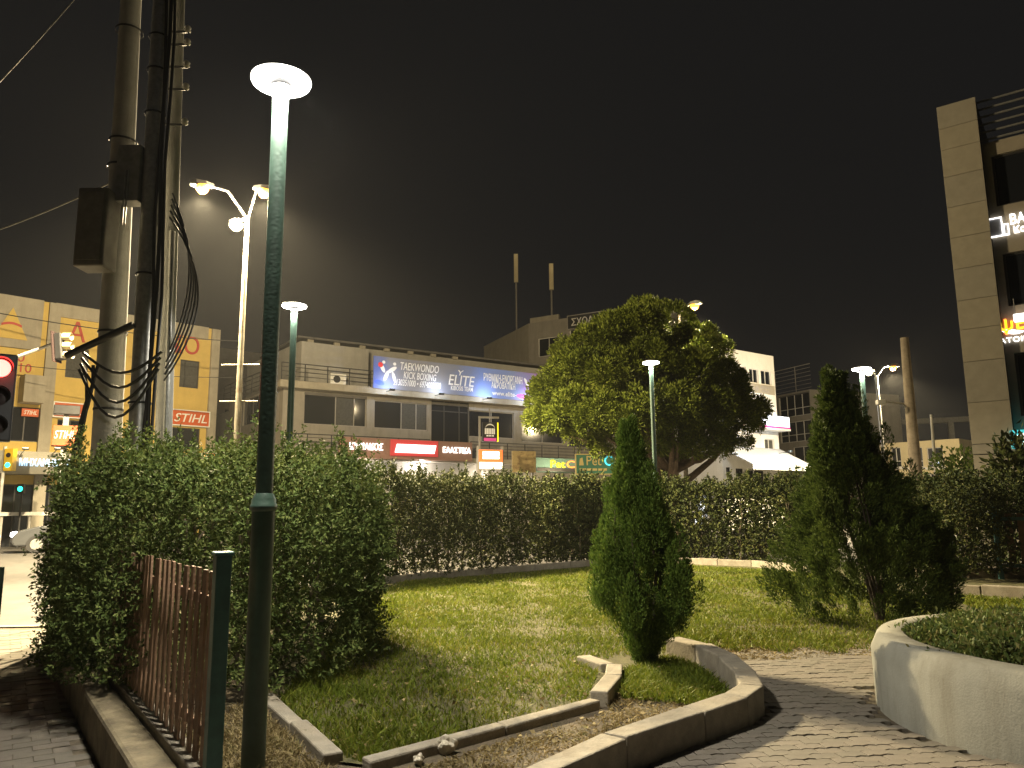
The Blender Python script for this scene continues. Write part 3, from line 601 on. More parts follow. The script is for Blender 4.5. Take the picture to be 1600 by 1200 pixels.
def sodium(p, label, heads, h, polem='rustpole', r=.10, rungs=(), power=LAMP_SODIUM):
    """p base; heads: list of (dx,dy,dz,lit strength) from the pole top"""
    e = empty('street_lamp', (p.x, p.y, ROAD)); tag(e, label, 'street lamp')
    H_ = h-ROAD
    MB().tube([(0, 0, -.1), (0, 0, H_)], [r*1.15, r*.62], 12).build('pole', polem, e)
    for z in rungs: MB().tube([(-.55, 0, z), (.55, 0, z)], .022, 6).build('rung', 'rustpole', e)
    for (dx, dy, dz, k, kind) in heads:
        mid = (dx*.45, dy*.45, H_+dz*.9)
        MB().tube([(0, 0, H_-.1), mid, (dx*.8, dy*.8, H_+dz)], .035, 8).build('arm', 'grey_metal', e)
        hd = MB(); L_ = math.hypot(dx, dy); ux, uy = dx/L_, dy/L_
        vs = []
        for (t, wv, zt, zb) in [(-.32, .07, .05, -.02), (-.1, .13, .10, -.05), (.18, .15, .11, -.06), (.34, .08, .05, -.03)]:
            for (sx, zz) in [(-1, zb), (1, zb), (1, zt), (-1, zt)]:
                vs.append((dx+ux*t-uy*sx*wv, dy+uy*t+ux*sx*wv, H_+dz+zz))
        fs = [(i*4+j, i*4+(j+1) % 4, i*4+4+(j+1) % 4, i*4+4+j) for i in range(3) for j in range(4)]+[(0, 1, 2, 3), (12, 13, 14, 15)]
        hd.add(vs, fs); ho = hd.build('lamp_head', 'grey_metal', e)
        MB().lathe([(.001, -.26), (.10, -.23), (.17, -.15), (.20, -.03)], 20, (dx, dy, H_+dz)).build('lens', 'lamp_sodium' if kind == 's' else 'lamp_soft', ho)
        if k:
            light('lamp_light', 'SPOT', (dx, dy, H_+dz-.40), power*k, (1, .81, .48), e, .12, None, 152).data.spot_blend = .55
            light('lamp_spill', 'POINT', (dx, dy, H_+dz-.38), power*k*.16, (1, .79, .46), e, .12)
    return e
p1, p2, pp = at(327, 300, 22), at(410, 293, 22), at(376, 560, 22)
tp = at(382, 338, 22)
sodium(pp, 'rusty double headed sodium street lamp beside the utility poles', [(p1.x-pp.x, -.5, p1.z-tp.z, 1, 's'), (p2.x-pp.x, .15, p2.z-tp.z, 1, 's'), (-.55, .6, .02, .0, 'w')], tp.z, rungs=(at(377, 570, 22).z-ROAD, at(374, 627, 22).z-ROAD))
p = at(1070, 700, 32); h1 = at(1084, 476, 31.5)
sodium(p, 'sodium street lamp glowing above the crown of the large pine', [(h1.x-p.x, -.6, .25, 1, 's')], h1.z-.25, power=LAMP_SODIUM*.07)
pb, h1, h2 = at(1374, 640, 42), at(1395, 572, 42), at(1357, 580, 42); tp = at(1371, 587, 42)
sodium(pb, 'double armed sodium street lamp beside the leaning wooden pole', [(h1.x-pb.x, 0, h1.z-tp.z, 1, 's'), (h2.x-pb.x, 0, h2.z-tp.z, 0, 'w')], tp.z, 'galv', .11, power=LAMP_SODIUM*.8)
# leaning wooden pole with unlit arm
b0, t0 = at(1433, 760, 26), at(1413, 528, 26); d = (t0-b0); gb = b0+d*((-.2-b0.z)/d.z)
wp = empty('wooden_pole', (gb.x, gb.y, 0)); tag(wp, 'thick leaning wooden utility pole carrying a small unlit lamp', 'pole')
q = Vector((gb.x, gb.y, 0)); MB().tube([gb-q, t0-q], [.24, .135], 14).build('pole', 'woodpole', wp)
a0, a1 = at(1418, 640, 26)-q, at(1375, 627, 25.8)-q
MB().tube([a0, a0+Vector((-.12, 0, .2)), a1], .035, 8).build('arm', 'galv', wp); MB().box(a1.x-.12, a1.x+.16, a1.y-.1, a1.y+.1, a1.z-.12, a1.z+.05).build('lamp_head', 'white_sign', wp, .03)
b0, t0 = at(1464, 765, 32), at(1455, 650, 32); d = t0-b0; gb = b0+d*((-.15-b0.z)/d.z); th = empty('thin_pole', (gb.x, gb.y, 0)); tag(th, 'thin cream pole in front of the cream building', 'pole')
q = Vector((gb.x, gb.y, 0)); MB().tube([gb-q, t0-q], [.09, .05], 10).build('pole', 'frame_white', th); MB().tube([t0-q-Vector((0, 0, .05)), t0-q+Vector((0, 0, .06))], .06, 10).build('cap', 'galv', th)
c = at(1473, 752, 30); sg = empty('road_sign', (c.x, c.y, ROAD)); tag(sg, 'small round red and white road sign near the cream building', 'road sign')
MB().tube([(0, .04, 0), (0, .04, c.z+.7)], .03, 8).build('post', 'galv', sg)
MB().tube([(0, 0, c.z-ROAD), (0, -.02, c.z-ROAD)], .28, 24).build('rim', 'orange_sign', sg); MB().tube([(0, -.021, c.z-ROAD), (0, -.03, c.z-ROAD)], .17, 24).build('face', 'white_sign', sg)

# ================================================================ BUILDINGS
class Fac:
    def __init__(s, A, B):
        s.A = Vector((A[0], A[1], 0)); s.B = Vector((B[0], B[1], 0)); s.e = (s.B-s.A).normalized(); s.n = Vector((s.e.y, -s.e.x, 0)); s.L = (s.B-s.A).length
        s.rz = math.atan2(s.e.y, s.e.x)
    def hit(s, u, v, off=0.0):
        d = ray(u, v); o = Vector((0, 0, CAMH)); t = (s.A+s.n*off-o).dot(s.n)/d.dot(s.n); p = o+d*t
        return (p-s.A).dot(s.e), p.z
    def rect(s, u0, v0, u1, v1, off=0.0):
        um, vm = (u0+u1)/2, (v0+v1)/2
        return s.hit(u0, vm, off)[0], s.hit(u1, vm, off)[0], s.hit(um, v1, off)[1], s.hit(um, v0, off)[1]
def wallmesh(s0, s1, z0, z1, holes, rev=.22):
    xs = sorted({s0, s1, *[h[0] for h in holes], *[h[1] for h in holes]}); zs = sorted({z0, z1, *[h[2] for h in holes], *[h[3] for h in holes]})
    xs = [x for x in xs if s0 <= x <= s1]; zs = [z for z in zs if z0 <= z <= z1]; mb = MB()
    for xa, xb in zip(xs, xs[1:]):
        for za, zb in zip(zs, zs[1:]):
            xm, zm = (xa+xb)/2, (za+zb)/2
            if any(h[0] < xm < h[1] and h[2] < zm < h[3] for h in holes): continue
            mb.add([(xa, 0, za), (xb, 0, za), (xb, 0, zb), (xa, 0, zb)], [(0, 1, 2, 3)])
    for (a, b, c, d) in holes:
        mb.add([(a, 0, c), (a, rev, c), (a, rev, d), (a, 0, d)], [(0, 1, 2, 3)]); mb.add([(b, 0, c), (b, 0, d), (b, rev, d), (b, rev, c)], [(0, 1, 2, 3)])
        mb.add([(a, 0, c), (b, 0, c), (b, rev, c), (a, rev, c)], [(0, 1, 2, 3)]); mb.add([(a, 0, d), (a, rev, d), (b, rev, d), (b, 0, d)], [(0, 1, 2, 3)])
    return mb
def window(parent, r, bays=2, fm='frame_grey', gm='glass', dep=.12, fw_=.05, trans=None, name='window'):
    a, b, c, d = r; mb = MB()
    mb.box(a, b, dep-.04, dep+.03, c, c+fw_); mb.box(a, b, dep-.04, dep+.03, d-fw_, d); mb.box(a, a+fw_, dep-.04, dep+.03, c+fw_, d-fw_); mb.box(b-fw_, b, dep-.04, dep+.03, c+fw_, d-fw_)
    xs = [a+(b-a)*i/bays for i in range(bays+1)] if isinstance(bays, int) else [a]+[a+(b-a)*t for t in bays]+[b]
    for x in xs[1:-1]: mb.box(x-fw_/2, x+fw_/2, dep-.035, dep+.025, c+fw_, d-fw_)
    if trans: zt = c+(d-c)*trans; mb.box(a+fw_, b-fw_, dep-.032, dep+.022, zt-fw_/2, zt+fw_/2)
    wo = mb.build(name, fm, parent)
    for x0, x1 in zip(xs, xs[1:]): box('pane', gm if isinstance(gm, str) else random.choice(gm), wo, x0+.01, x1-.01, dep, dep+.012, c+.01, d-.01)
    return wo
def building(name, label, fac, s0, s1, h, depth, wins, wm, zb=-.2, side=None, roofm='darkwall'):
    """wins: (rect, bays, framemat, glass, transom)"""
    e = empty(name, fac.A, fac.rz); tag(e, label, 'building')
    wallmesh(s0, s1, zb, h, [w_[0] for w_ in wins]).build('wall', wm, e)
    # sides, back and roof behind the front skin
    mb = MB(); y0, y1 = .0, depth
    mb.add([(s0, y0, zb), (s0, y1, zb), (s0, y1, h), (s0, y0, h)], [(0, 1, 2, 3)]); mb.add([(s1, y0, zb), (s1, y0, h), (s1, y1, h), (s1, y1, zb)], [(0, 1, 2, 3)]); mb.add([(s0, y1, zb), (s1, y1, zb), (s1, y1, h), (s0, y1, h)], [(0, 1, 2, 3)])
    mb.build('side_wall', side or wm, e)
    box('roof', roofm, e, s0+.01, s1-.01, .01, depth-.01, h-.25, h-.1)
    for w_ in wins: window(e, w_[0], w_[1], *(w_[2:4] if len(w_) > 3 else ('frame_grey', 'glass')), trans=w_[4] if len(w_) > 4 else None)
    return e
def railing(parent, s0, s1, y, z0, z1, nb, step, m='darkmetal'):
    r_ = MB().box(s0, s1, y-.025, y+.025, z1-.05, z1).build('railing', m, parent)
    for i in range(1, nb+1):
        z = z0+(z1-z0)*i/(nb+1); MB().box(s0, s1, y-.012, y+.012, z-.014, z+.014).build('rail_bar', m, r_)
    x = s0+.03
    while x < s1: MB().box(x-.022, x+.022, y-.022, y+.022, z0, z1-.05).build('rail_post', m, r_); x += step
    return r_

# ---- yellow machinery shop
YA, YB = at(0, 760, 34), at(338, 760, 41); fy = Fac(YA, YB)
hy = fy.hit(338, 515)[1]
sL = fy.hit(-170, 600)[0]; sR = fy.hit(338, 600)[0]
wy = [(fy.rect(103, 545, 138, 591), 1, 'frame_dark', 'curtain'), (fy.rect(256, 562, 271, 603), 1, 'frame_dark', 'curtain'), (fy.rect(281, 563, 311, 606), [.3], 'frame_dark', 'curtain'),
      (fy.rect(-60, 540, -20, 592), 1, 'frame_dark', 'glass'), (fy.rect(14, 636, 62, 690), [.5], 'frame_dark', 'glass'), (fy.rect(88, 656, 130, 700), 2, 'frame_dark', 'glass'), (fy.rect(252, 668, 312, 702), [.5], 'frame_dark', 'glass')]
zc = fy.hit(60, 745)[1]
wy.append(((sL+.6, sR-.6, .0, zc-.35), 9, 'frame_dark', 'glass'))
yb = building('machinery_shop', 'yellow two storey machinery shop behind the utility poles', fy, sL, sR, hy, 12, wy, 'yellow', side='greyplaster')
for (u0, u1) in ((-1, 0),): pass
for u0, u1 in ((66, 84), (326, 338)):
    a = fy.hit(u0, 600)[0]; b_ = fy.hit(u1, 600)[0]; box('pier', 'greyplaster', yb, a, b_+.02, -.16, .0-.002, -.2, hy-.02)
zt = fy.hit(20, 540)[1]
sP = fy.hit(96, 500)[0]
box('parapet_panel', 'greyplaster', yb, sL, fy.hit(66, 500)[0]-.004, -.11, -.003, fy.hit(40, 546)[1], hy+.02)
box('parapet_panel', 'greyplaster', yb, fy.hit(84, 500)[0]+.03, fy.hit(326, 500)[0]-.004, -.10, -.003, hy-.62, hy+.02)
box('balcony_block', 'greyplaster', yb, fy.hit(30, 600)[0], fy.hit(63, 600)[0], -.9, -.003, fy.hit(48, 632)[1], fy.hit(48, 590)[1])
# triangle emblem and letters
ta, tb, t0_, t1_ = fy.rect(-9, 480, 45, 529, .12)
tr = MB().add([(ta, -.115, t0_), (tb, -.115, t0_), ((ta+tb)/2, -.115, t1_), (ta, -.15, t0_), (tb, -.15, t0_), ((ta+tb)/2, -.15, t1_)], [(3, 4, 5), (0, 2, 1), (0, 1, 4, 3), (1, 2, 5, 4), (2, 0, 3, 5)])
em = empty('triangle_emblem', fy.A, fy.rz); tag(em, 'yellow triangle emblem on the grey parapet of the machinery shop', 'emblem')
tr.build('triangle', 'yellow', em)
zz0, zz1 = t0_+(t1_-t0_)*.38, t0_+(t1_-t0_)*.46
mb = MB(); K = 10
for i in range(K):
    x0 = ta+(tb-ta)*(.2+.6*i/K); x1 = ta+(tb-ta)*(.2+.6*(i+1)/K); c0 = .10*math.sin(math.pi*i/K); c1 = .10*math.sin(math.pi*(i+1)/K)
    mb.add([(x0, -.158, zz0+c0), (x1, -.158, zz0+c1), (x1, -.158, zz1+c1), (x0, -.158, zz1+c0)], [(0, 1, 2, 3)])
mb.build('stripe', 'red_letter', em)
def letters(fac, txt, r, m, off, name, label, parent=None, shear=0, depth=.05):
    e = parent or empty(name, fac.A, fac.rz)
    if parent is None: tag(e, label, 'lettering')
    text_obj('letter', txt, r[1]-r[0], r[3]-r[2], m, e, r[0], -off, r[2], depth, shear); return e
e = letters(fy, 'Α', fy.rect(107, 503, 134, 534), 'red_letter', .001, 'facade_lettering', 'large dark red letters across the yellow facade of the machinery shop')
r = fy.rect(264, 522, 287, 551); text_obj('letter', 'Κ', r[1]-r[0], r[3]-r[2], 'red_letter', e, r[0], -.001, r[2], .05)
r = fy.rect(288, 526, 311, 554); text_obj('letter', 'Ο', r[1]-r[0], r[3]-r[2], 'red_letter', e, r[0], -.001, r[2], .05)
def panel_sign(name, label, fac, r, off, thick, m, txts, rim=None, cat='sign'):
    """r rect on facade; txts (text,(fx0,fx1,fz0,fz1),mat,shear)"""
    e = empty(name, fac.A, fac.rz); tag(e, label, cat)
    a, b, c, d = r
    box('panel', m, e, a, b, -off-thick, -off, c, d, .01)
    if rim:
        mb = MB(); t = .05
        for q in ((a-t, b+t, c-t, c), (a-t, b+t, d, d+t), (a-t, a, c, d), (b, b+t, c, d)): mb.box(q[0], q[1], -off-thick-.02, -off, q[2], q[3])
        mb.build('rim', rim, e)
    for tx, f, tm, sh in txts:
        text_obj('letter', tx, (f[1]-f[0])*(b-a), (f[3]-f[2])*(d-c), tm, e, a+f[0]*(b-a), -off-thick, c+f[2]*(d-c), .03, sh)
    return e
FULL = (.12, .88, .24, .76)
panel_sign('brand_sign', 'small orange brand sign high in the shop window', fy, fy.rect(33, 639, 60, 651), .001, .08, 'orange_sign', [('STIHL', FULL, 'white_sign', .25)], None)
panel_sign('brand_sign', 'orange sign board half hidden behind the pole sign', fy, fy.rect(83, 631, 130, 652), .05, .12, 'orange_sign', [('STIHL', (.1, .9, .2, .5), 'white_sign', .25)], 'white_sign')
panel_sign('brand_sign', 'long orange brand sign on the right end of the yellow shop', fy, fy.rect(266, 643, 324, 665), .003, .2, 'orange_sign', [('STIHL', (.06, .94, .2, .8), 'white_sign', .25)], 'white_sign')
r = fy.rect(22, 562, 52, 585); e = panel_sign('clock_board', 'peach notice board reading 10 on the shop facade', fy, fy.rect(-20, 545, 53, 585), .12, .1, 'yellow', [('10', (.68, .93, .1, .45), 'red_letter', 0), ('0', (.6, .76, .5, .85), 'red_letter', 0)])
# lit canopy fascias
r = fy.rect(22, 706, 113, 741, 1.2)
e = panel_sign('canopy_sign', 'white canopy sign with glowing blue letters on the yellow shop', fy, (sL+1, r[1], r[2], r[3]), .0, 1.2, 'canopy_panel', [])
a, b_, c, d = fy.rect(30, 717, 117, 729, 1.2); text_obj('letter', 'ΜΗΧΑΝΗΜΑΤΑ', b_-a, d-c, 'letter_cold', e, a, -1.2, c, .06)
r = fy.rect(252, 711, 316, 731, 1.2); e = panel_sign('canopy_sign', 'white canopy sign with glowing blue white print above the bushy hedge', fy, r, .0, 1.2, 'canopy_panel', [])
print_line(e, r[0]+.1, r[1]-.1, r[2]+(r[3]-r[2])*.12, r[2]+(r[3]-r[2])*.55, -1.2, 'letter_cold', 7)
r = fy.rect(318, 708, 355, 731, 1.2); e = panel_sign('amber_sign', 'small sign with glowing amber blocks of print at the end of the shop', fy, r, .0, 1.2, 'white_sign', [])
print_line(e, r[0]+.03, r[1]-.03, r[2]+(r[3]-r[2])*.5, r[3]-.03, -1.2, 'letter_amber', 5); print_line(e, r[0]+.3, r[1]-.2, r[2]+.05, r[2]+(r[3]-r[2])*.45, -1.2, 'letter_white', 2)
# lights inside the canopy of the shop
for u, wh_ in ((40, 'over the first blue canopy letters'), (90, 'over the last blue canopy letters'), (180, 'behind the concrete utility pole'), (290, 'below the long orange brand sign')):
    s_, z_ = fy.hit(u, 700, 1.9); p = fy.A+fy.e*s_+fy.n*1.9
    cl = empty('canopy_spotlight', (p.x, p.y, z_)); tag(cl, 'small lamp on the yellow shop front '+wh_, 'spotlight', 'canopy spotlights'); cl.rotation_euler = (0, 0, fy.rz)
    MB().box(-.12, .12, -.05, .05, -.08, 0).build('housing', 'darkmetal', cl); MB().box(-.10, .10, -.04, .04, .002, .012).build('lens', 'lamp_soft', cl)
    MB().tube([(0, 0, -.04), (0, .75, -.25)], .02, 6).build('bracket', 'darkmetal', cl)
    light('lamp_light', 'POINT', (0, 0, .10), 18, (1, .78, .42), cl, .06)
# pole sign of the shop
c = at(101, 682, 30); ps = empty('pole_sign', (c.x, c.y, ROAD), .55); tag(ps, 'orange cube sign on a grey post with dark cap before the yellow shop', 'sign'); hz = c.z-ROAD
MB().box(-.10, .10, -.10, .10, 0, hz+1.0).build('post', 'grey_metal', ps); MB().box(-.45, .45, -.3, .3, hz+.85, hz+1.2).build('cap', 'darkmetal', ps, .02)
MB().box(-.42, .42, -.36, .36, hz-.38, hz+.40).build('cube', 'orange_sign', ps, .01); text_obj('letter', 'STIHL', .7, .32, 'white_sign', ps, -.36, -.36, hz-.12, .03, .25)
text_obj('letter', 'STIHL', .6, .3, 'white_sign', ps, -.3, -.38, hz-.12, .01, .25) if False else None

# ---- dark side building in the gap
GA, GB = at(335, 760, 58), at(445, 760, 62); fg = Fac(GA, GB)
wg = [(fg.rect(350, 640, 372, 700), 2, 'frame_dark', 'glass'), (fg.rect(388, 600, 410, 630), 2, 'frame_dark', 'glass')]
building('rear_house', 'dark unlit house in the gap beside the yellow shop', fg, fg.hit(335, 600)[0], fg.hit(470, 600)[0], fg.hit(380, 548)[1], 8, wg, 'darkwall')

# ---- martial arts building
TA, TB = at(437, 760, 40), at(830, 760, 49); ft = Fac(TA, TB)
zr = ft.hit(437, 606)[1]           # roof slab underside
zf = ft.hit(437, 700)[1]           # first floor level
sE = ft.hit(985, 650)[0]
wt = [(ft.rect(475, 616, 573, 665), [.5, .8], 'frame_grey', ['glass', 'glass', 'curtain']), (ft.rect(585, 628, 669, 671), [.5, .78], 'frame_grey', ['glass', 'curtain']),
      (ft.rect(733, 643, 803, 684), [.5], 'frame_grey', 'glass'), (ft.rect(815, 651, 880, 692), 2, 'frame_grey', 'glass'), (ft.rect(890, 660, 950, 700), 2, 'frame_grey', 'glass')]
gz1 = ft.hit(700, 742)[1]
shopw = []
for (u0, u1) in ((440, 520), (535, 600), (612, 690), (700, 790), (845, 870), (880, 935)):
    shopw.append(((ft.hit(u0, 740)[0], ft.hit(u1, 740)[0], .1, min(gz1, 3.2)), 3, 'frame_dark', 'glass'))
er = ft.rect(674, 624, 733, 700); 
tb_ = building('gym_building', 'long two storey beige building carrying the martial arts banner', ft, 0, sE, zr, 14, wt+shopw+[(er, [.35, .75], 'frame_dark', 'glass', .75)], 'beige', side='palegrey')
MB().box(-.35, sE, -.55, 0.4, zr, zr+.38).build('roof_slab', 'greyplaster', tb_, .02)
MB().box(-.35, sE, -1.05, 0-.003, zf-.55, zf-.28).build('balcony_slab', 'greyplaster', tb_, .02)
# set-back roof storey
zp = ft.hit(470, 533, -1.2)[1]; s_p = ft.hit(468, 560, -1.2)[0]
MB().box(s_p, sE, 1.2, 8, zr+.38, zp).build('roof_storey', 'palegrey', tb_)
x = s_p+.4
while x < 11: MB().box(x, x+.34, 1.08, 1.3, zp-.05, zp+.14).build('roof_block', 'greyplaster', tb_, .02); x += 1.55
MB().box(s_p-.2, sE, .95, 8.2, zp+.141, zp+.25).build('roof_edge', 'darkwall', tb_)
railing(tb_, -.3, ft.hit(584, 590, .4)[0], -.45, zr+.38, zr+1.32, 3, 1.25)
railing(tb_, -.3, ft.hit(672, 690, 1)[0], -1.0, zf-.28, zf+.72, 4, 1.3)
railing(tb_, ft.hit(735, 690, 1)[0], sE, -1.0, zf-.28, zf+.72, 4, 1.3)
MB().box(ft.hit(735, 690)[0]+.05, sE, -.5, -.1, zf-.28, zf+.62).build('parapet', 'beige', tb_)
# left flank of the same building
LB = at(352, 760, 47); fl = Fac((LB.x, LB.y), (TA.x, TA.y))
fle = empty('gym_flank', fl.A, fl.rz); tag(fle, 'receding side wing of the beige building left of its corner', 'building')
wl = [(fl.rect(420, 615, 436, 662), 1, 'frame_dark', 'glass'), (fl.rect(380, 622, 405, 662), 2, 'frame_dark', 'glass')]
wallmesh(0, fl.L-.03, -.2, zr+.2, [w_[0] for w_ in wl]).build('wall', 'beige', fle)
for w_ in wl: window(fle, w_[0], w_[1], w_[2], w_[3])
railing(fle, .1, fl.L-.45, -.4, zr+.2, zr+1.2, 3, 1.25); railing(fle, .1, fl.L-.45, -.5, zf-.28, zf+.7, 4, 1.3)
MB().box(0, fl.L-.6, -.55, -.003, zf-.5, zf-.29).build('balcony_slab', 'greyplaster', fle); MB().box(0, fl.L-.2, 1.0, 5, zr+.2, zp-.2).build('roof_storey', 'palegrey', fle)
# air conditioner on the terrace
r = ft.rect(516, 585, 540, 596, .2); ac = empty('air_conditioner', ft.A, ft.rz); tag(ac, 'white air conditioner standing on the roof terrace behind its railing', 'air conditioner')
box('case', 'white_sign', ac, r[0], r[1], -.30, .05, zr+.382, zr+.98, .02); MB().tube([((r[0]+r[1])/2-.1, -.301, zr+.68), ((r[0]+r[1])/2-.1, -.32, zr+.68)], .2, 20).build('fan', 'darkmetal', ac)
# banner
def bannermat():
    m, n, b = newmat('banner_print'); N, L_ = n.nodes, n.links
    tc = N.new('ShaderNodeTexCoord'); sp = N.new('ShaderNodeSeparateXYZ'); L_.new(tc.outputs['Generated'], sp.inputs[0])
    ra = N.new('ShaderNodeValToRGB'); el = ra.color_ramp.elements
    cols = [(0, (.10, .16, .55)), (.12, (.25, .27, .36)), (.3, (.25, .25, .28)), (.45, (.2, .22, .30)), (.62, (.16, .25, .62)), (.82, (.2, .26, .5)), (1, (.35, .16, .5))]
    el[0].position = 0; el[0].color = (*cols[0][1], 1); el[1].position = 1; el[1].color = (*cols[-1][1], 1)
    for p_, c_ in cols[1:-1]: e_ = el.new(p_); e_.color = (*c_, 1)
    no = N.new('ShaderNodeTexNoise'); no.inputs['Scale'].default_value = 7; mp = N.new('ShaderNodeMapping'); mp.inputs['Scale'].default_value = (1, 1, .35)
    L_.new(tc.outputs['Generated'], mp.inputs[0]); L_.new(mp.outputs[0], no.inputs['Vector'])
    ma = N.new('ShaderNodeMath'); ma.operation = 'MULTIPLY_ADD'; ma.inputs[1].default_value = .25; L_.new(no.outputs['Fac'], ma.inputs[0]); 
    m2 = N.new('ShaderNodeMath'); m2.operation = 'SUBTRACT'; L_.new(sp.outputs['X'], m2.inputs[0]); m2.inputs[1].default_value = .12; L_.new(m2.outputs[0], ma.inputs[2])
    L_.new(ma.outputs[0], ra.inputs['Fac']); L_.new(ra.outputs['Color'], b.inputs['Base Color']); b.inputs['Roughness'].default_value = .6
    return m
M['banner'] = bannermat()
M['b_white'] = mat('banner_white', (.85, .86, .9), .6, var=.02, bump=0); M['b_magenta'] = mat('banner_magenta', (.8, .10, .5), .6, var=.1, bump=0); M['b_blue'] = mat('banner_blue', (.06, .12, .75), .6, var=.1, bump=0); M['b_red'] = mat('banner_red', (.75, .05, .06), .6, var=.1, bump=0)
OFF = .62
ba = ft.hit(583, 580, OFF)[0]; bb = ft.hit(845, 605, OFF)[0]; bz0 = ft.hit(584, 606, OFF)[1]; bz1 = ft.hit(584, 556, OFF)[1]
bn = empty('gym_banner', ft.A, ft.rz); tag(bn, 'long blue grey banner lit from below advertising martial arts', 'banner')
box('panel', 'banner', bn, ba, bb, -OFF-.05, -OFF, bz0, bz1)
def bt(txt, u0, u1, v0, v1, m='b_white', sh=.2):
    a, b_, c, d = ft.rect(u0, v0, u1, v1, OFF); text_obj('letter', txt, b_-a, d-c, m, bn, a, -OFF-.05, c, .02, sh)
bt('TAEKWONDO', 625, 685, 569, 581); bt('KICK BOXING', 630, 681, 583, 594); bt('2130351000 • 6974000030', 614, 688, 595, 605)
bt('ELITE', 700, 741, 587, 603); bt('KIBOSIS TEAM', 704, 738, 604, 611, 'b_white', 0); bt('Y', 715, 724, 579, 587)
bt('ΡΥΘΜΙΚΗ-ΕΝΟΡΓΑΝΗ', 755, 815, 586, 598, 'b_white', 0); bt('ΑΚΡΟΒΑΤΙΚΗ', 767, 804, 598, 608, 'b_white', 0); bt('www.elite-', 768, 806, 612, 619, 'b_white', 0)
# simple abstract kick figures as flat print
def blob(u, v, du, dv, m, ang=0, yo=.055):
    s_, z_ = ft.hit(u, v, OFF); su = ft.hit(u+du, v, OFF)[0]-s_; sv = z_-ft.hit(u, v+dv, OFF)[1]; mb = MB(); vs = []
    for i in range(14):
        t = 2*math.pi*i/14; x_, y_ = math.cos(t)*su, math.sin(t)*sv; vs.append((s_+x_*math.cos(ang)-y_*math.sin(ang), -OFF-yo, z_+x_*math.sin(ang)+y_*math.cos(ang)))
    mb.add(vs, [tuple(range(14))]); mb.build('print_shape', m, bn)
for i, a in enumerate([(597, 575, 3, 8, 'b_white', .5), (603, 587, 3, 9, 'b_white', -.4), (612, 578, 3, 9, 'b_white', -1.0), (615, 590, 2.6, 9, 'b_white', .3), (594, 570, 4, 4, 'b_red', 0), (599, 566, 2.5, 2.5, 'b_white', 0), (616, 569, 2.5, 2.5, 'b_white', 0), (592, 598, 8, 4, 'b_blue', -.2), (822, 598, 2, 8, 'b_white', .6), (828, 606, 2, 7, 'b_white', -.5), (820, 621, 14, 4, 'b_magenta', -.1)]): blob(*a, yo=.0525+.0012*i)
for u, wh_ in ((613, 'kicking figures'), (690, 'telephone numbers'), (765, 'Greek lettering'), (830, 'magenta patch')):
    s_, z_ = ft.hit(u, 612, OFF+.75); p = ft.A+ft.e*s_+ft.n*(OFF+.75); zl = bz0-.12
    sp_ = empty('banner_spotlight', (p.x, p.y, zl), ft.rz); tag(sp_, 'small dark floodlight on a bracket under the '+wh_+' of the gym banner', 'spotlight', 'banner floodlights')
    MB().box(-.14, .14, -.08, .08, -.08, .04).build('housing', 'darkmetal', sp_, .01); MB().tube([(0, 0, -.04), (0, .78, -.02)], .02, 6).build('bracket', 'darkmetal', sp_); MB().box(-.11, .11, -.03, .08, .041, .05).build('lens', 'letter_cold', sp_)
    light('lamp_light', 'POINT', (0, 0.05, .16), 62, (.72, .82, 1), sp_, .05)
# tyre shop sign
r = ft.rect(530, 686, 738, 717, 1.3); za = ft.hit(640, 687, 1.3)[1]; zbm = ft.hit(640, 718, 1.3)[1]
ts = empty('tyre_shop_sign', ft.A, ft.rz); tag(ts, 'long brown fascia sign with glowing white letters and a red panel', 'sign')
a, b_ = r[0], r[1]; box('panel', 'brown_sign', ts, a, b_, -1.3, -1.12, zbm, za, .01)
box('bracket', 'darkmetal', ts, a+.5, a+.6, -1.12, -.003, zbm+.1, zbm+.2); box('bracket', 'darkmetal', ts, b_-.6, b_-.5, -1.12, -.003, zbm+.1, zbm+.2)
ra_ = ft.rect(610, 688, 684, 713, 1.34); box('red_panel', 'red_sign', ts, ra_[0], ra_[1], -1.40, -1.303, ra_[2], ra_[3], .01)
def tt(txt, u0, u1, v0, v1, y, m='letter_white', sh=0):
    q = ft.rect(u0, v0, u1, v1, y); text_obj('letter', txt, q[1]-q[0], q[3]-q[2], m, ts, q[0], -y, q[2], .06, sh)
tt('ΚΥΡΙΑΚΟΣ', 546, 598, 692, 703, 1.3); tt('ΕΛΑΣΤΙΚΑ', 692, 735, 699, 708, 1.3)
q = ft.rect(617, 695, 681, 708, 1.40); mb = MB(); vs = [(q[0], q[2]), (q[1]-.12, q[2]), (q[1], q[3]), (q[0]+.12, q[3])]; mb.add([(a_, -1.40, c_) for a_, c_ in vs]+[(a_, -1.45, c_) for a_, c_ in vs], [(0, 1, 2, 3), (4, 5, 6, 7), (0, 1, 5, 4), (1, 2, 6, 5), (2, 3, 7, 6), (3, 0, 4, 7)]); mb.build('lit_strip', 'letter_white', ts)
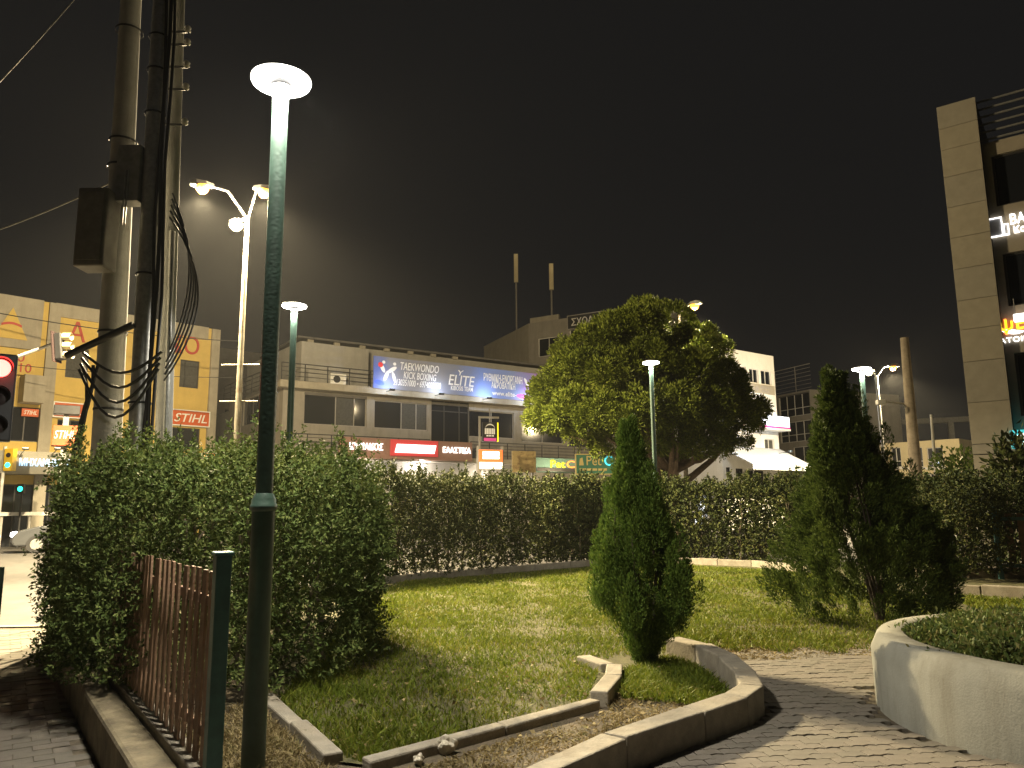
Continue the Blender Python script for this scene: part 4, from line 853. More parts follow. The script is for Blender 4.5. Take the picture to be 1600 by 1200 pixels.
# hanging black board
def plane_sign(name, label, u0, v0, u1, v1, Y, m, cat='sign', thick=.14, rz=.35):
    c = at((u0+u1)/2, (v0+v1)/2, Y); w_ = (u1-u0)/FPX*Y*1.0; h_ = (v1-v0)/FPX*Y
    e = empty(name, (c.x, c.y, ROAD), rz); tag(e, label, cat); z = c.z-ROAD
    MB().box(-w_/2, w_/2, -thick/2, thick/2, z-h_/2, z+h_/2).build('panel', m, e, .01); return e, w_, h_, z
e, w_, h_, z = plane_sign('hanging_sign', 'black hanging pub board with white print on a tall frame', 753, 660, 777, 690, 37, 'black')
for xx in (-w_/2-.14,): MB().box(xx-.04, xx+.04, -.05, .05, 0, z+h_/2+.28).build('post', 'frame_grey', e)
MB().box(-w_/2-.19, w_/2+.1, -.04, .04, z+h_/2+.20, z+h_/2+.29).build('top_bar', 'frame_grey', e); MB().box(-.02, .02, -.02, .02, z+h_/2, z+h_/2+.2).build('hanger', 'frame_grey', e)
MB().box(-.012, .012, -.012, .012, z+h_/2+.29, z+h_/2+.75).build('spike', 'frame_grey', e); MB().box(w_/2+.005, w_/2+.06, -.06, .08, z-h_/2, z+h_/2).build('edge_light', 'letter_yellow', e)
print_line(e, -w_*.36, w_*.36, z-h_*.12, z+h_*.18, -.07, 'b_white', 5); print_line(e, -w_*.25, w_*.28, z-h_*.24, z-h_*.17, -.07, 'b_white', 3)
MB().box(-w_*.42, w_*.42, -.078, -.07, z-h_*.48, z-h_*.32).build('stripe', 'b_magenta', e)
mb = MB(); vs = []
for i in range(9):
    t = math.pi*(.12+.76*i/8); vs += [(w_*.36*math.cos(t), -.075, z+h_*.10+h_*.26*math.sin(t)), (w_*.36*math.cos(t), -.075, z+h_*.10+h_*.33*math.sin(t))]
mb.add(vs, [(2*i, 2*i+2, 2*i+3, 2*i+1) for i in range(8)]); mb.build('arch', 'b_white', e)
# orange lit box sign under it
M['amberpanel'] = emat('lit_orange_panel', (1, .16, .04), .9); M['glowwhite'] = emat('lit_white_panel', (1, .93, .8), 2.2)
e, w_, h_, z = plane_sign('light_box', 'glowing orange and white light box sign above the hedge', 746, 702, 786, 734, 36.4, 'frame_grey', thick=.2)
MB().box(-w_*.48, w_*.48, -.115, -.1, z-h_*.12, z+h_*.46).build('orange_panel', 'amberpanel', e)
for zq in (.16, .0): MB().box(-w_*.34, w_*.34, -.13, -.116, z+h_*(zq+.02), z+h_*(zq+.22 if zq else .14)).build('lit_text', 'glowwhite', e)
MB().box(-w_*.46, w_*.46, -.115, -.1, z-h_*.46, z-h_*.14).build('white_panel', 'glowwhite', e)
for sx in (-1, 1): MB().box(sx*w_/2-.05, sx*w_/2+.05, -.05, .05, 0, z+h_/2+.15).build('post', 'frame_grey', e)
# weathered board, pet shop signs
M['worn'] = mat('peeling_board', (.55, .42, .2), .8, var=.12, scale=3, bump=.2, stain=.9, stain_col=(.14, .06, .03))
e, w_, h_, z = plane_sign('worn_board', 'peeling tan sign board next to the pet shop sign', 799, 705, 838, 738, 42, 'worn')
for sx in (-.8, .8): MB().box(sx*w_/2-.05, sx*w_/2+.05, .072, .15, 0, z+h_*.3).build('post', 'frame_grey', e)
r = ft.rect(838, 716, 905, 737, 1.3); e = panel_sign('pet_shop_fascia', 'pale teal pet shop fascia with glowing yellow letters', ft, r, .0, 1.3, 'petgreen2', [('Pet', (.32, .66, .3, .85), 'letter_yellow', 0), ('Ci', (.70, .95, .3, .85), 'letter_amber', 0)])
MB().box(r[0], r[1], -1.36, -1.303, r[2], r[2]+.22).build('lower_band', 'darkwall', e)
e, w_, h_, z = plane_sign('pet_shop_board', 'green pet shop board with pale yellow letters beside the cypress top', 899, 711, 962, 740, 44, 'petgreen', rz=.2)
text_obj('letter', 'Pet', w_*.38, h_*.5, 'petletter', e, -w_*.24, -.07, z-h_*.06, .02); print_line(e, -w_*.42, w_*.3, z-h_*.34, z-h_*.22, -.07, 'petletter', 6); MB().add([(-w_*.43, -.075, z-h_*.06), (-w_*.31, -.075, z-h_*.06), (-w_*.34, -.075, z+h_*.36), (-w_*.41, -.075, z+h_*.30)], [(0, 1, 2, 3)]).build('emblem', 'petletter', e)
text_obj('letter', 'C', w_*.2, h_*.55, 'cyanlit', e, w_*.22, -.07, z-h_*.08, .03)
mb = MB()
for q in ((-w_/2-.05, w_/2+.05, z-h_/2-.05, z-h_/2), (-w_/2-.05, w_/2+.05, z+h_/2, z+h_/2+.05), (-w_/2-.05, -w_/2, z-h_/2, z+h_/2), (w_/2, w_/2+.05, z-h_/2, z+h_/2)): mb.box(q[0], q[1], -.09, .07, q[2], q[3])
mb.build('rim', 'letter_yellow' if False else 'petletter', e)
for sx in (-.8, .8): MB().box(sx*w_/2-.05, sx*w_/2+.05, .072, .15, 0, z+h_*.3).build('post', 'frame_grey', e)
light('shop_glow', 'POINT', (r[0]+1.0, -2.2, r[2]-.5), 160, (1, .8, .5), None, .1).parent = tb_
# shop awning lamps under the signs
for (u, v, en, colr, wh_) in ((560, 726, 220, (1, .93, .8), 'under the first white letters of the tyre shop sign'), (660, 726, 220, (1, .93, .85), 'under the red panel of the tyre shop sign'), (760, 745, 160, (1, .9, .75), 'behind the orange light box')):
    s_, z_ = ft.hit(u, v, .8); p = ft.A+ft.e*s_+ft.n*.8
    dl = empty('shop_downlight', (p.x, p.y, z_), ft.rz); tag(dl, 'small white downlight '+wh_, 'downlight', 'shop downlights')
    MB().box(-.3, .3, -.05, .05, -.02, .06).build('housing', 'frame_grey', dl); MB().box(-.28, .28, -.04, .04, -.035, -.021).build('lens', 'letter_white', dl); MB().tube([(0, 0, .03), (0, .81, .1)], .02, 6).build('bracket', 'frame_grey', dl)
    light('lamp_light', 'POINT', (0, 0, -.15), en, colr, dl, .08)

# ---- grey building with the dance school sign
DA, DB = at(829, 760, 56), at(990, 760, 52); fd = Fac(DA, DB); hd_ = fd.hit(850, 502)[1]
wd_ = [(fd.rect(841, 527, 874, 556), 2, 'frame_white', 'glass'), (fd.rect(890, 512, 935, 533), 3, 'frame_white', 'glass', .5), (fd.rect(841, 590, 874, 620), 2, 'frame_white', 'glass'), (fd.rect(890, 570, 935, 600), 3, 'frame_white', 'glass')]
db = building('dance_school', 'grey four storey building with antennas behind the gym', fd, 0, fd.hit(1040, 600)[0], hd_, 12, wd_, 'beige', side='darkwall')
DL = at(757, 760, 64); fdl = Fac((DL.x, DL.y), (DA.x, DA.y)); wallmesh(0, fdl.L-.01, -.2, hd_+.0, []).build('end_wall', 'greyplaster', empty('dance_school_flank', fdl.A, fdl.rz))
tag(bpy.data.objects['dance_school_flank'], 'dim blank end wall of the grey antenna building', 'building')
box('parapet', 'greyplaster', db, .0, fd.hit(870, 480)[0], .25, .5, hd_+.003, hd_+.45)
r = fd.rect(887, 487, 990, 507, .3); e = panel_sign('dance_school_sign', 'dark rooftop sign with white Greek letters partly behind the pine', fd, r, .0, .3, 'frame_dark', [('ΣΧΟΛΗ ΧΟΡΟΥ', (.06, .96, .2, .8), 'frame_white', 0)], 'frame_grey')
for (u, v0, v1, Y) in ((806, 397, 441, 60), (861, 412, 453, 58)):
    t_, b_ = at(u, v0, Y), at(u, v1, Y); an = empty('panel_antenna', (t_.x, t_.y, hd_-.15)); tag(an, ('taller pale panel antenna on a mast above the blank end wall' if u < 830 else 'shorter pale panel antenna on a mast above the roof windows'), 'antenna', 'rooftop antennas')
    MB().box(-.17, .17, -.1, .1, b_.z-hd_+.15, t_.z-hd_+.15).build('panel', 'cream', an, .03); MB().tube([(0, .15, 0), (0, .15, t_.z-hd_)], .075, 8).build('mast', 'frame_grey', an)
    box('clamp', 'darkmetal', an, -.06, .06, .09, .2, b_.z-hd_+.6, b_.z-hd_+.7)
# ---- white building
WA, WB = at(1131, 760, 48), at(1209, 760, 51); fw = Fac(WA, WB); hw = fw.hit(1131, 543)[1]
ww = [(fw.rect(1142, 571, 1166, 596), [.3, .62], 'frame_white', 'glass'), (fw.rect(1171, 576, 1185, 598), 2, 'frame_white', 'glass'), (fw.rect(1189, 579, 1205, 601), 2, 'frame_white', 'glass'), (fw.rect(1150, 625, 1168, 648), 2, 'frame_white', 'glass'), (fw.rect(1178, 628, 1190, 650), 2, 'frame_white', 'curtain'), (fw.rect(1196, 630, 1206, 652), 2, 'frame_white', 'curtain'),
      (fw.rect(1150, 685, 1172, 700), 2, 'frame_white', 'curtain'), (fw.rect(1195, 686, 1210, 702), 2, 'frame_white', 'curtain'), (fw.rect(1126, 730, 1142, 745), 1, 'frame_dark', 'glass'), (fw.rect(1150, 732, 1162, 745), 1, 'frame_dark', 'glass'), (fw.rect(1165, 735, 1195, 770), 3, 'frame_dark', 'glass')]
sw0 = 0.0; sw1 = fw.hit(1211, 600)[0]
for i in range(len(ww)):
    a, b_, c, d = ww[i][0]; ww[i] = ((max(a, .3), min(b_, sw1-.1), c, d),)+ww[i][1:]
wbld = building('white_block', 'white four storey block right of the large pine', fw, sw0, sw1, hw, 9, ww, 'white')
r = fw.rect(1169, 601, 1209, 615); panel_sign('facade_sign', 'grey sign panel between the upper floors of the white block', fw, r, .001, .08, 'greyplaster', [])
e = bpy.data.objects['facade_sign']; wq_ = r[1]-r[0]; hq_ = r[3]-r[2]; print_line(e, r[0]+wq_*.45, r[0]+wq_*.85, r[2]+hq_*.55, r[2]+hq_*.85, -.081, 'frame_grey', 4); print_line(e, r[0]+wq_*.48, r[0]+wq_*.8, r[2]+hq_*.15, r[2]+hq_*.42, -.081, 'frame_grey', 3)
MB().tube([(r[0]+wq_*.3, -.081, (r[2]+r[3])/2), (r[0]+wq_*.3, -.1, (r[2]+r[3])/2)], hq_*.3, 16).build('emblem', 'frame_grey', e)
r = fw.rect(1192, 650, 1234, 672, .8); e = empty('glowing_box_sign', fw.A, fw.rz); tag(e, 'glowing white box sign jutting from the corner of the white block', 'sign'); M['glowcold'] = emat('lit_cold_box', (.86, .92, 1), 1.6)
box('panel', 'glowcold', e, r[0], r[1], -.8, -.003, r[2]+.25, r[3], .03); box('stripe', 'b_magenta', e, r[0], r[1], -.802, -.003, r[2]+.12, r[2]+.247); box('base', 'white_sign', e, r[0], r[1], -.85, -.003, r[2], r[2]+.118)
M['awning'] = mat('white_awning', (.36, .385, .44), .6, var=.05, bump=0)
a0, a1 = fw.hit(1128, 715, .2)[0], fw.hit(1250, 715, 1.5)[0]; z1 = fw.hit(1190, 700, 0)[1]; z0 = fw.hit(1190, 725, 2.2)[1]
aw = empty('awning', fw.A, fw.rz); tag(aw, 'white sloping awning over the shops of the white block', 'awning')
MB().add([(a0, -.02, z1), (a1, -.02, z1), (a1, -2.4, z0), (a0, -2.4, z0), (a0, -.02, z1-.06), (a1, -.02, z1-.06), (a1, -2.4, z0-.06), (a0, -2.4, z0-.06)], [(0, 1, 2, 3), (7, 6, 5, 4), (0, 3, 7, 4), (1, 5, 6, 2), (2, 6, 7, 3)]).build('canvas', 'awning', aw)
box('valance', 'awning', aw, a0, a1, -2.44, -2.40, z0-.35, z0-.0); 
for t in (.02, .5, .98): MB().tube([(a0+(a1-a0)*t, -2.35, -.2), (a0+(a1-a0)*t, -2.35, z0)], .05, 8).build('post', 'darkmetal', aw)
for (u, v, en, wh_) in ((1150, 708, 30, 'over the awning nearest the pine'), (1205, 640, 130, 'above the glowing box sign'), (1235, 705, 35, 'over the outer end of the awning')):
    s_, z_ = fw.hit(u, v, 1.6); p = fw.A+fw.e*s_+fw.n*1.6; o = empty('flood_lamp', (p.x, p.y, z_), fw.rz); tag(o, 'small cold floodlight on the white block '+wh_, 'floodlight', 'floodlights on the white block')
    MB().box(-.14, .14, -.06, .06, -.1, .0).build('housing', 'darkmetal', o); MB().box(-.12, .12, -.05, .05, .001, .012).build('lens', 'letter_cold', o); MB().tube([(0, 0, -.05), (0, 1.6, -.1)], .02, 6).build('bracket', 'darkmetal', o)
    light('lamp_light', 'POINT', (0, 0, .16), en, (.82, .9, 1), o, .06)
# ---- glass fronted building
QA, QB = at(1216, 760, 66), at(1276, 760, 62); fq = Fac(QA, QB); hq = fq.hit(1276, 606)[1]
wq = [(fq.rect(1217, 615, 1273, 650), 4, 'frame_white', 'glass', .35), (fq.rect(1219, 658, 1275, 690), 4, 'frame_white', 'glass', .35), (fq.rect(1240, 697, 1276, 725), 2, 'frame_white', 'glass')]
wq = [((max(a[0][0], .2), min(a[0][1], fq.L-.1), a[0][2], a[0][3]),)+a[1:] for a in wq]
qb = building('office_block', 'grey office block with tall gridded windows beside the white block', fq, 0, fq.L, hq, 10, wq, 'beige')
fq2 = Fac((QB.x, QB.y), tuple(at(1350, 760, 68))[:2]); wq2 = [(fq2.rect(1285, 620, 1318, 655), 3, 'frame_white', 'glass'), (fq2.rect(1288, 665, 1320, 695), 3, 'frame_white', 'glass')]
e = empty('office_flank', fq2.A, fq2.rz); tag(e, 'right hand wing of the grey office block behind the conifer', 'building'); wallmesh(.01, fq2.L, -.2, hq, [a[0] for a in wq2]).build('wall', 'palegrey', e)
for a in wq2: window(e, a[0], *a[1:4])
railing(qb, .1, fq.L-.1, .3, hq-.1, hq+2.2, 6, 2.4, 'frame_grey')
# ---- cream building and footbridge
CA, CB_ = at(1380, 760, 58), at(1506, 760, 54); fc = Fac(CA, CB_); hc = fc.hit(1440, 689)[1]
wc = [(fc.rect(1393, 699, 1408, 730), 2, 'frame_white', 'glass', .3), (fc.rect(1420, 699, 1442, 730), 2, 'frame_white', 'glass', .3), (fc.rect(1449, 699, 1474, 730), 2, 'frame_white', 'glass', .3), (fc.rect(1446, 740, 1463, 760), 2, 'frame_white', 'glass')]
cb = building('cream_house', 'cream two storey house beyond the leaning wooden pole', fc, 0, fc.L, hc, 9, wc, 'cream')
for w_ in wc[:3]: box('sill', 'white', cb, w_[0][0]-.15, w_[0][1]+.15, -.12, -.003, w_[0][2]-.16, w_[0][2]-.002)
fb = Fac(tuple(at(1340, 760, 80))[:2], tuple(at(1540, 760, 76))[:2]); br = empty('footbridge', fb.A, fb.rz); tag(br, 'dark steel footbridge beam above the cream house', 'footbridge')
zb_ = fb.hit(1440, 662)[1]; s1_ = fb.L
box('beam', 'grey_metal', br, 0, s1_, -.3, .3, zb_, zb_+.5); box('lower_chord', 'darkmetal', br, 0, s1_, -.2, .2, zb_-3.0, zb_-2.75)
for u in (1386, 1486, 1530): s_ = fb.hit(u, 670)[0]; box('post', 'grey_metal', br, s_-.25, s_+.25, -.22, .22, zb_-2.75, zb_)
for u in (1345, 1535): s_ = fb.hit(u, 670)[0]; box('pier', 'grey_metal', br, s_-.5, s_+.5, -.21, .21, -.2, zb_-3.0)
# ---- stone clad tower
RA = at(1463, 168, 24); RA.z = 0; RBv = Vector((15.16, 23.36, 0)); ftw = Fac(RA, RBv)
ZT = 14.75; pw = 1.12
tw = empty('stone_tower', ftw.A, ftw.rz); tag(tw, 'tall stone clad office tower with lit signs', 'building')
box('pier_core', 'darkwall', tw, .02, pw-.02, .03, 7.0, -.2, ZT-.05)
zl = [ -.2, .55, 1.65, 2.75, 3.25]; z_ = 3.62
pz = [(-.2, .95), (.95, 2.05), (2.05, 3.12), (3.45, 4.75), (4.75, 6.05), (6.05, 7.1), (7.1, 8.05), (8.05, 9.1), (9.1, 10.15), (10.15, 11.2), (11.2, 12.25), (12.25, 13.2), (13.2, 13.95), (13.95, 14.75)]
for i, (a, b_) in enumerate(pz):
    dx = .0
    MB().box(dx, pw, .0, .06+.0, a+.006, b_-.006).build('stone_panel', ('stonepanel', 'stonepanel2')[i % 3 == 1], tw, .006)
    MB().box(-.004, .018, .065, 7.0, a+.012, b_-.012).build('side_panel', 'stonepanel2', tw)
MB().box(-.0, 9, -.06, .4, 3.14, 3.43).build('ledge', 'stonepanel2', tw)
wt_ = []
zwin = [(10.0, 12.35), (6.55, 8.85), (3.45, 5.75)]
def twr(u0, v0, u1, v1): return ftw.rect(u0, v0, u1, v1, -.35)
holes = []
for (v0, v1, uu) in ((240, 322, 1536), (398, 482, 1552), (556, 655, 1570)):
    z1 = ftw.hit(1580, v0-4, -.35)[1]; z0 = ftw.hit(1580, v1-4, -.35)[1]; holes.append((pw+.22, pw+2.2, z0, z1)); holes.append((pw+2.6, pw+6.2, z0, z1))
tw2 = wallmesh(pw, 9, -.2, ZT-1.6, holes); 
wo = tw2.build('wall', 'towerwall', tw); wo.location = (0, .35, 0)
for i, h in enumerate(holes):
    w0 = window(tw, (h[0], h[1], h[2], h[3]), 1 if i % 2 == 0 else 2, 'frame_dark', 'glass', .16, .07); w0.location = (0, .35, 0)
# lit room behind the lowest window glass: ceiling lights
MB().box(pw, 9, .42, .5, ZT-1.6, ZT-1.5).build('roof_edge', 'towerwall', tw)
for k in range(6): MB().box(pw-.02, 9, .40, .44, ZT-1.42+k*.27, ZT-1.36+k*.27).build('louvre', 'grey_metal', tw)
MB().box(pw+.02, 8.9, .55, 7, -.2, ZT-1.7).build('core', 'darkwall', tw)
s_, z_ = ftw.hit(1540, 358, -.3); 
def tsign(name, label, items):
    e = empty(name, ftw.A, ftw.rz); tag(e, label, 'sign'); return e
e = tsign('office_sign', 'white lit office sign with block skyline emblem on the tower', 0)
YS = -.348
M['blockgrey'] = mat('emblem_grey', (.45, .45, .47), .5, var=.03, bump=0)
for (u0, v0, u1, v1) in ((1544, 341, 1567, 371), (1539, 362, 1547, 375), (1568, 350, 1577, 368)):
    r = ftw.rect(u0, v0, u1, v1, YS); t = .03; a, b_, c, d = r; mb = MB()
    for q in ((a, b_, c, c+t), (a, b_, d-t, d), (a, a+t, c+t, d-t), (b_-t, b_, c+t, d-t)): mb.box(q[0], q[1], .28, .347, q[2], q[3])
    mb.build('emblem_outline', 'letter_white', e); box('emblem_fill', 'blockgrey', e, a+t, b_-t, .31, .347, c+t, d-t)
r = ftw.rect(1578, 333, 1602, 349, YS); text_obj('letter', 'ΒΑ', r[1]-r[0], r[3]-r[2], 'letter_white', e, r[0], .347, r[2]+.0, .06)
r = ftw.rect(1584, 352, 1603, 363, YS); text_obj('letter', 'Κο', r[1]-r[0], r[3]-r[2], 'letter_white', e, r[0], .347, r[2], .06)
e = tsign('restaurant_sign', 'red and yellow lit sign with white swoosh on the tower', 0)
r = ftw.rect(1560, 496, 1606, 522, YS); text_obj('letter', 'ψΕ', r[1]-r[0], r[3]-r[2], 'letter_amber', e, r[0], .347, r[2], .08); 
r = ftw.rect(1562, 498, 1604, 520, YS); text_obj('letter', 'ψΕ', r[1]-r[0], r[3]-r[2], 'letter_yellow', e, r[0], .265, r[2], .01)
r = ftw.rect(1558, 527, 1602, 535, YS); text_obj('letter', 'ΙΑΤΟΙΙ', r[1]-r[0], r[3]-r[2], 'letter_white', e, r[0], .347, r[2], .05)
mb = MB(); s_, z_ = ftw.hit(1557, 512, YS); vs = []
for i in range(13):
    t = i/12; x_ = s_+.75*t; zz = z_-.18*math.sin(t*math.pi*.6)-.05; th_ = .07*math.sin(t*math.pi)+.004; vs += [(x_, .30, zz-th_), (x_, .30, zz+th_)]
mb.add(vs, [(2*i, 2*i+2, 2*i+3, 2*i+1) for i in range(12)]); mb.build('swoosh', 'letter_white', e)
r = ftw.rect(1583, 488, 1625, 500, -.0); e2 = empty('wall_lamp', ftw.A, ftw.rz); tag(e2, 'bright white wall lamp over the red and yellow sign', 'lamp'); MB().box(r[0], r[0]+.5, -.02, .18, r[2], r[3]).build('lens', 'letter_white', e2, .03); MB().box(r[0]+.2, r[0]+.26, .18, .347, r[2], r[3]).build('bracket', 'darkmetal', e2)
MB().tube([(r[0]+.05, .1, r[3]), (r[0]+.05, .1, r[3]+.5)], .012, 6).build('rod', 'grey_metal', e2)
r = ftw.rect(1579, 670, 1660, 699, .15); e = empty('teal_light_box', ftw.A, ftw.rz); tag(e, 'glowing teal light box with white oval at the foot of the tower', 'sign'); box('panel', 'tealbox', e, r[0], r[1], -.15, .345, r[2], r[3], .01)
mb = MB(); vs = []; cx, cz = r[0]+.42, (r[2]+r[3])/2
for i in range(24):
    t = 2*math.pi*i/24; vs += [(cx+.34*math.cos(t), -.156, cz+.17*math.sin(t)), (cx+.25*math.cos(t), -.156, cz+.10*math.sin(t))]
mb.add(vs, [(2*i, (2*i+2) % 48, (2*i+3) % 48, 2*i+1) for i in range(24)]); mb.build('oval', 'letter_white', e); MB().box(cx-.2, cx+.2, -.155, -.15, cz-.03, cz+.03).build('print_line', 'letter_white', e)

# ---- ground floor glow behind the pine: lit kiosk
for (u, v, wd_, hh, lab) in ((1066, 742, .62, 1.1, 'white glowing kiosk panel left of the pine trunk'), (1100, 742, .5, 1.2, 'white glowing kiosk panel right of the pine trunk')):
    pass
c = at(1030, 745, 40); e = empty('lit_kiosk', (c.x, c.y, ROAD)); tag(e, 'bright white lit kiosk seen behind the pine trunk', 'kiosk')
MB().box(-1.2, 2.6, 0, 1.6, 0, 2.7).build('body', 'white', e); MB().box(-1.4, 2.8, -.5, 1.8, 2.7, 2.85).build('roof', 'grey_metal', e)
for x0 in (.35, 1.75): MB().box(x0, x0+.6, -.03, -.002, 1.1, 2.5).build('lit_window', 'glowcold', e)
c = at(1017, 733, 37); c.z += .22; e = empty('red_street_sign', (c.x, c.y, ROAD)); tag(e, 'small glowing red square sign with a letter behind the cypress', 'sign')
MB().box(-.24, .24, -.05, .05, c.z-.2, c.z+.36).build('panel', 'red_sign', e); text_obj('letter', 'G', .26, .34, 'b_white', e, -.13, -.05, c.z-.08, .012); MB().tube([(0, 0, 0), (0, 0, c.z-.2)], .04, 8).build('post', 'grey_metal', e)

# ================================================================ STREET THINGS ON THE LEFT
UY = 12.9
def upole(name, label, u0, v0, u1, v1, r0, r1, m, Y=UY, zt=13.0):
    a, b_ = at(u1, v1, Y), at(u0, v0, Y); d = (b_-a)/(b_.z-a.z); base = a+d*(-.1-a.z); top = a+d*(zt-a.z)
    e = empty(name, (base.x, base.y, 0)); tag(e, label, 'utility pole'); q = Vector((base.x, base.y, 0))
    MB().tube([base-q, top-q], [r0, r1], 18).build('pole', m, e); return e, (lambda z: a+d*(z-a.z)-q)
e1, f1 = upole('utility_pole', 'thick pale concrete utility pole wrapped with steel straps', 205, 0, 166, 700, .25, .16, 'concpole')
for v in (50, 222, 262, 520, 640):
    z = at(185, v, UY).z; MB().lathe([(.235, -.02), (.24, 0), (.235, .02)], 18, tuple(f1(z))).build('strap', 'darkmetal', e1)
p = f1(at(180, 300, UY).z)
MB().box(p.x+.12, p.x+.52, -.42, -.12, at(0, 330, UY).z, at(0, 245, UY).z).build('meter_box', 'grey_metal', e1, .01)
zc0, zc1 = at(0, 435, UY).z, at(0, 318, UY).z
MB().box(p.x-.36, p.x+.14, -.66, -.2, zc0, zc1).build('cabinet', 'cabinet', e1, .03); MB().box(p.x-.31, p.x+.09, -.68, -.661, zc0+.1, zc1-.1).build('cabinet_door', 'cabinet', e1)
for t in (-.3, -.18): MB().tube([(p.x+.42+t*.4, -.44, zc0+.8), (p.x+.42+t*.4, -.44, zc1+.4)], .012, 6).build('conduit', 'galv', e1)
MB().tube([(p.x-.45, -.46, at(0, 566, UY).z), (p.x+.6, -.40, at(0, 518, UY).z)], .06, 6).build('cross_arm', 'darkmetal', e1)
e2, f2 = upole('utility_pole', 'middle slender utility pole with dark cable bundle strapped on', 252, 0, 214, 720, .17, .13, 'galv', UY-.25)
for v in (60, 112, 180, 430, 630):
    z = at(230, v, UY-.25).z; MB().lathe([(.18, -.018), (.185, 0), (.18, .018)], 14, tuple(f2(z))).build('strap', 'darkmetal', e2)
for k, (du, rr) in enumerate(((.22, .035), (.30, .028), (.17, .03))):
    pts = [f2(.4+i*1.2)+Vector((du+.03*math.sin(i*1.7+k), -.12, 0)) for i in range(11)]; MB().tube(pts, rr, 8).build('cable', 'black', e2)
e3, f3 = upole('utility_pole', 'right weathered grey utility pole with cable loops and bright conduit', 279, 0, 254, 720, .15, .105, 'concpole', UY+.25)
MB().tube([f3(2.0)+Vector((-.15, -.32, 0)), f3(3.3)+Vector((-.13, -.32, 0))], .035, 10).build('conduit', 'white_sign', e3)
MB().tube([f3(0.0)+Vector((-.15, -.32, 0)), f3(2.0)+Vector((-.15, -.32, 0))], .045, 10).build('conduit_base', 'galv', e3)
MB().tube([f3(0.0)+Vector((.13, -.18, 0)), f3(6.5)+Vector((.11, -.18, 0))], .05, 10).build('channel', 'galv', e3)
for v in (50, 70, 105, 140, 195):
    z = at(270, v, UY).z; MB().tube([f3(z)+Vector((-.22, -.2, .05)), f3(z)+Vector((.3, -.25, 0))], .022, 6).build('bracket', 'darkmetal', e3)
    MB().lathe([(.03, -.06), (.06, -.03), (.04, 0), (.06, .03), (.03, .07)], 10, tuple(f3(z)+Vector((.3, -.25, .05)))).build('insulator', 'frame_white', e3)
for k in range(5):
    z1 = at(290, 300+10*k, UY).z; z0 = at(290, 555+10*k, UY).z; pts = []
    for i in range(15):
        t = i/14; z = z1+(z0-z1)*t; pts.append(f3(z)+Vector((.10+(.34+.05*k)*math.sin(math.pi*t)**.9, -.2-.02*k, 0)))
    MB().tube(pts, .016+.004*(k % 2), 7).build('cable_loop', 'black', e3)
for k in range(4):   # sagging cables round the cross arm
    pts = []
    for i in range(11):
        t = i/10; z = at(0, 560, UY).z-.1*k; q = f1(z); pts.append(Vector((q.x-.25+1.3*t, -.42-.03*k, z-(.35+.15*k)*math.sin(math.pi*t))))
    MB().tube(pts, .024, 7).build('cable', 'black', e1)
for k in range(3):
    pts = [f1(at(0, 570, UY).z-.1)+Vector((-.25+.07*k, -.4, 0))+Vector((.12*math.sin(i*.8+k), 0, -.34*i)) for i in range(8)]; MB().tube(pts, .028, 7).build('drop_cable', 'black', e1)
# overhead wires
def wire(a, b, sag, r, label, m='grey_metal'):
    pts = [a.lerp(b, i/16)-Vector((0, 0, sag*4*(i/16)*(1-i/16))) for i in range(17)]; o = MB().tube(pts, r, 6).build('overhead_wire', m); tag(o, label, 'wire'); return o
tp = Vector(e1.location)+f1(12.5)
wire(at(-60, 190, 11.0), tp, .1, .012, 'single overhead wire rising steeply to the concrete pole top')
wire(at(-40, 372, 14), Vector(e1.location)+f1(at(0, 288, UY).z)+Vector((-.2, 0, 0)), .05, .014, 'thin overhead wire running to the cabinet on the concrete pole')
wire(at(-60, 478, 31), at(372, 533, 36), .25, .022, 'dark wire crossing in front of the yellow shop letters', 'black')
wire(at(-60, 560, 31), at(372, 590, 36), .2, .015, 'thin lower wire crossing the yellow shop windows', 'black')
# traffic lights
def signal(name, label, base, h, lit, rz=0, scale=1.0, post=True, hood=True):
    e = empty(name, base, rz); tag(e, label, 'traffic light')
    s = scale
    if post: MB().tube([(0, .12*s, 0), (0, .12*s, h+.1)], .05, 12).build('post', 'darkmetal', e)
    MB().box(-.165*s, .165*s, -.08*s, .10*s, h-.52*s, h+.52*s).build('housing', 'black', e, .02)
    for i, (c_, nm) in enumerate(((.34, 'r'), (0, 'y'), (-.34, 'g'))):
        mm = {'r': 'sig_red', 'g': 'sig_green', 'y': 'sig_yellow'}[nm] if nm in lit else 'sig_off'
        MB().lathe([(.001, 0), (.07*s, .008), (.105*s, 0)], 24).build('lens', mm, e).matrix_local = Matrix.Translation((0, -.085*s, h+c_*s)) @ Matrix.Rotation(rad(90), 4, 'X')
        mb = MB(); vs = []
        for j in range(13):
            t = math.pi*(-.05+1.1*j/12); vs += [(.125*s*math.cos(t), -.082*s, h+c_*s+.125*s*math.sin(t)), (.13*s*math.cos(t), -.26*s, h+c_*s+.115*s*math.sin(t))]
        mb.add(vs, [(2*j, 2*j+2, 2*j+3, 2*j+1) for j in range(12)]); mb.build('hood', 'black', e)
    return e
M['sig_red'] = emat('red_signal', (1, .05, .04), 14); M['sig_green'] = emat('green_signal', (.02, 1, .62), 5); M['sig_yellow'] = emat('yellow_signal', (1, .6, .05), 5)
M['sig_off'] = mat('dead_lens', (.03, .02, .02), .2, var=.1, bump=0)
c = at(1, 577, 9); signal('traffic_light', 'traffic light showing red beside the sidewalk', (c.x, c.y, -.30), c.z-.34+.30, 'r', rad(33), 1.0)
light('lamp_light', 'POINT', (0, -.30, c.z+.30), 5, (1, .05, .03), bpy.data.objects['traffic_light'], .08)
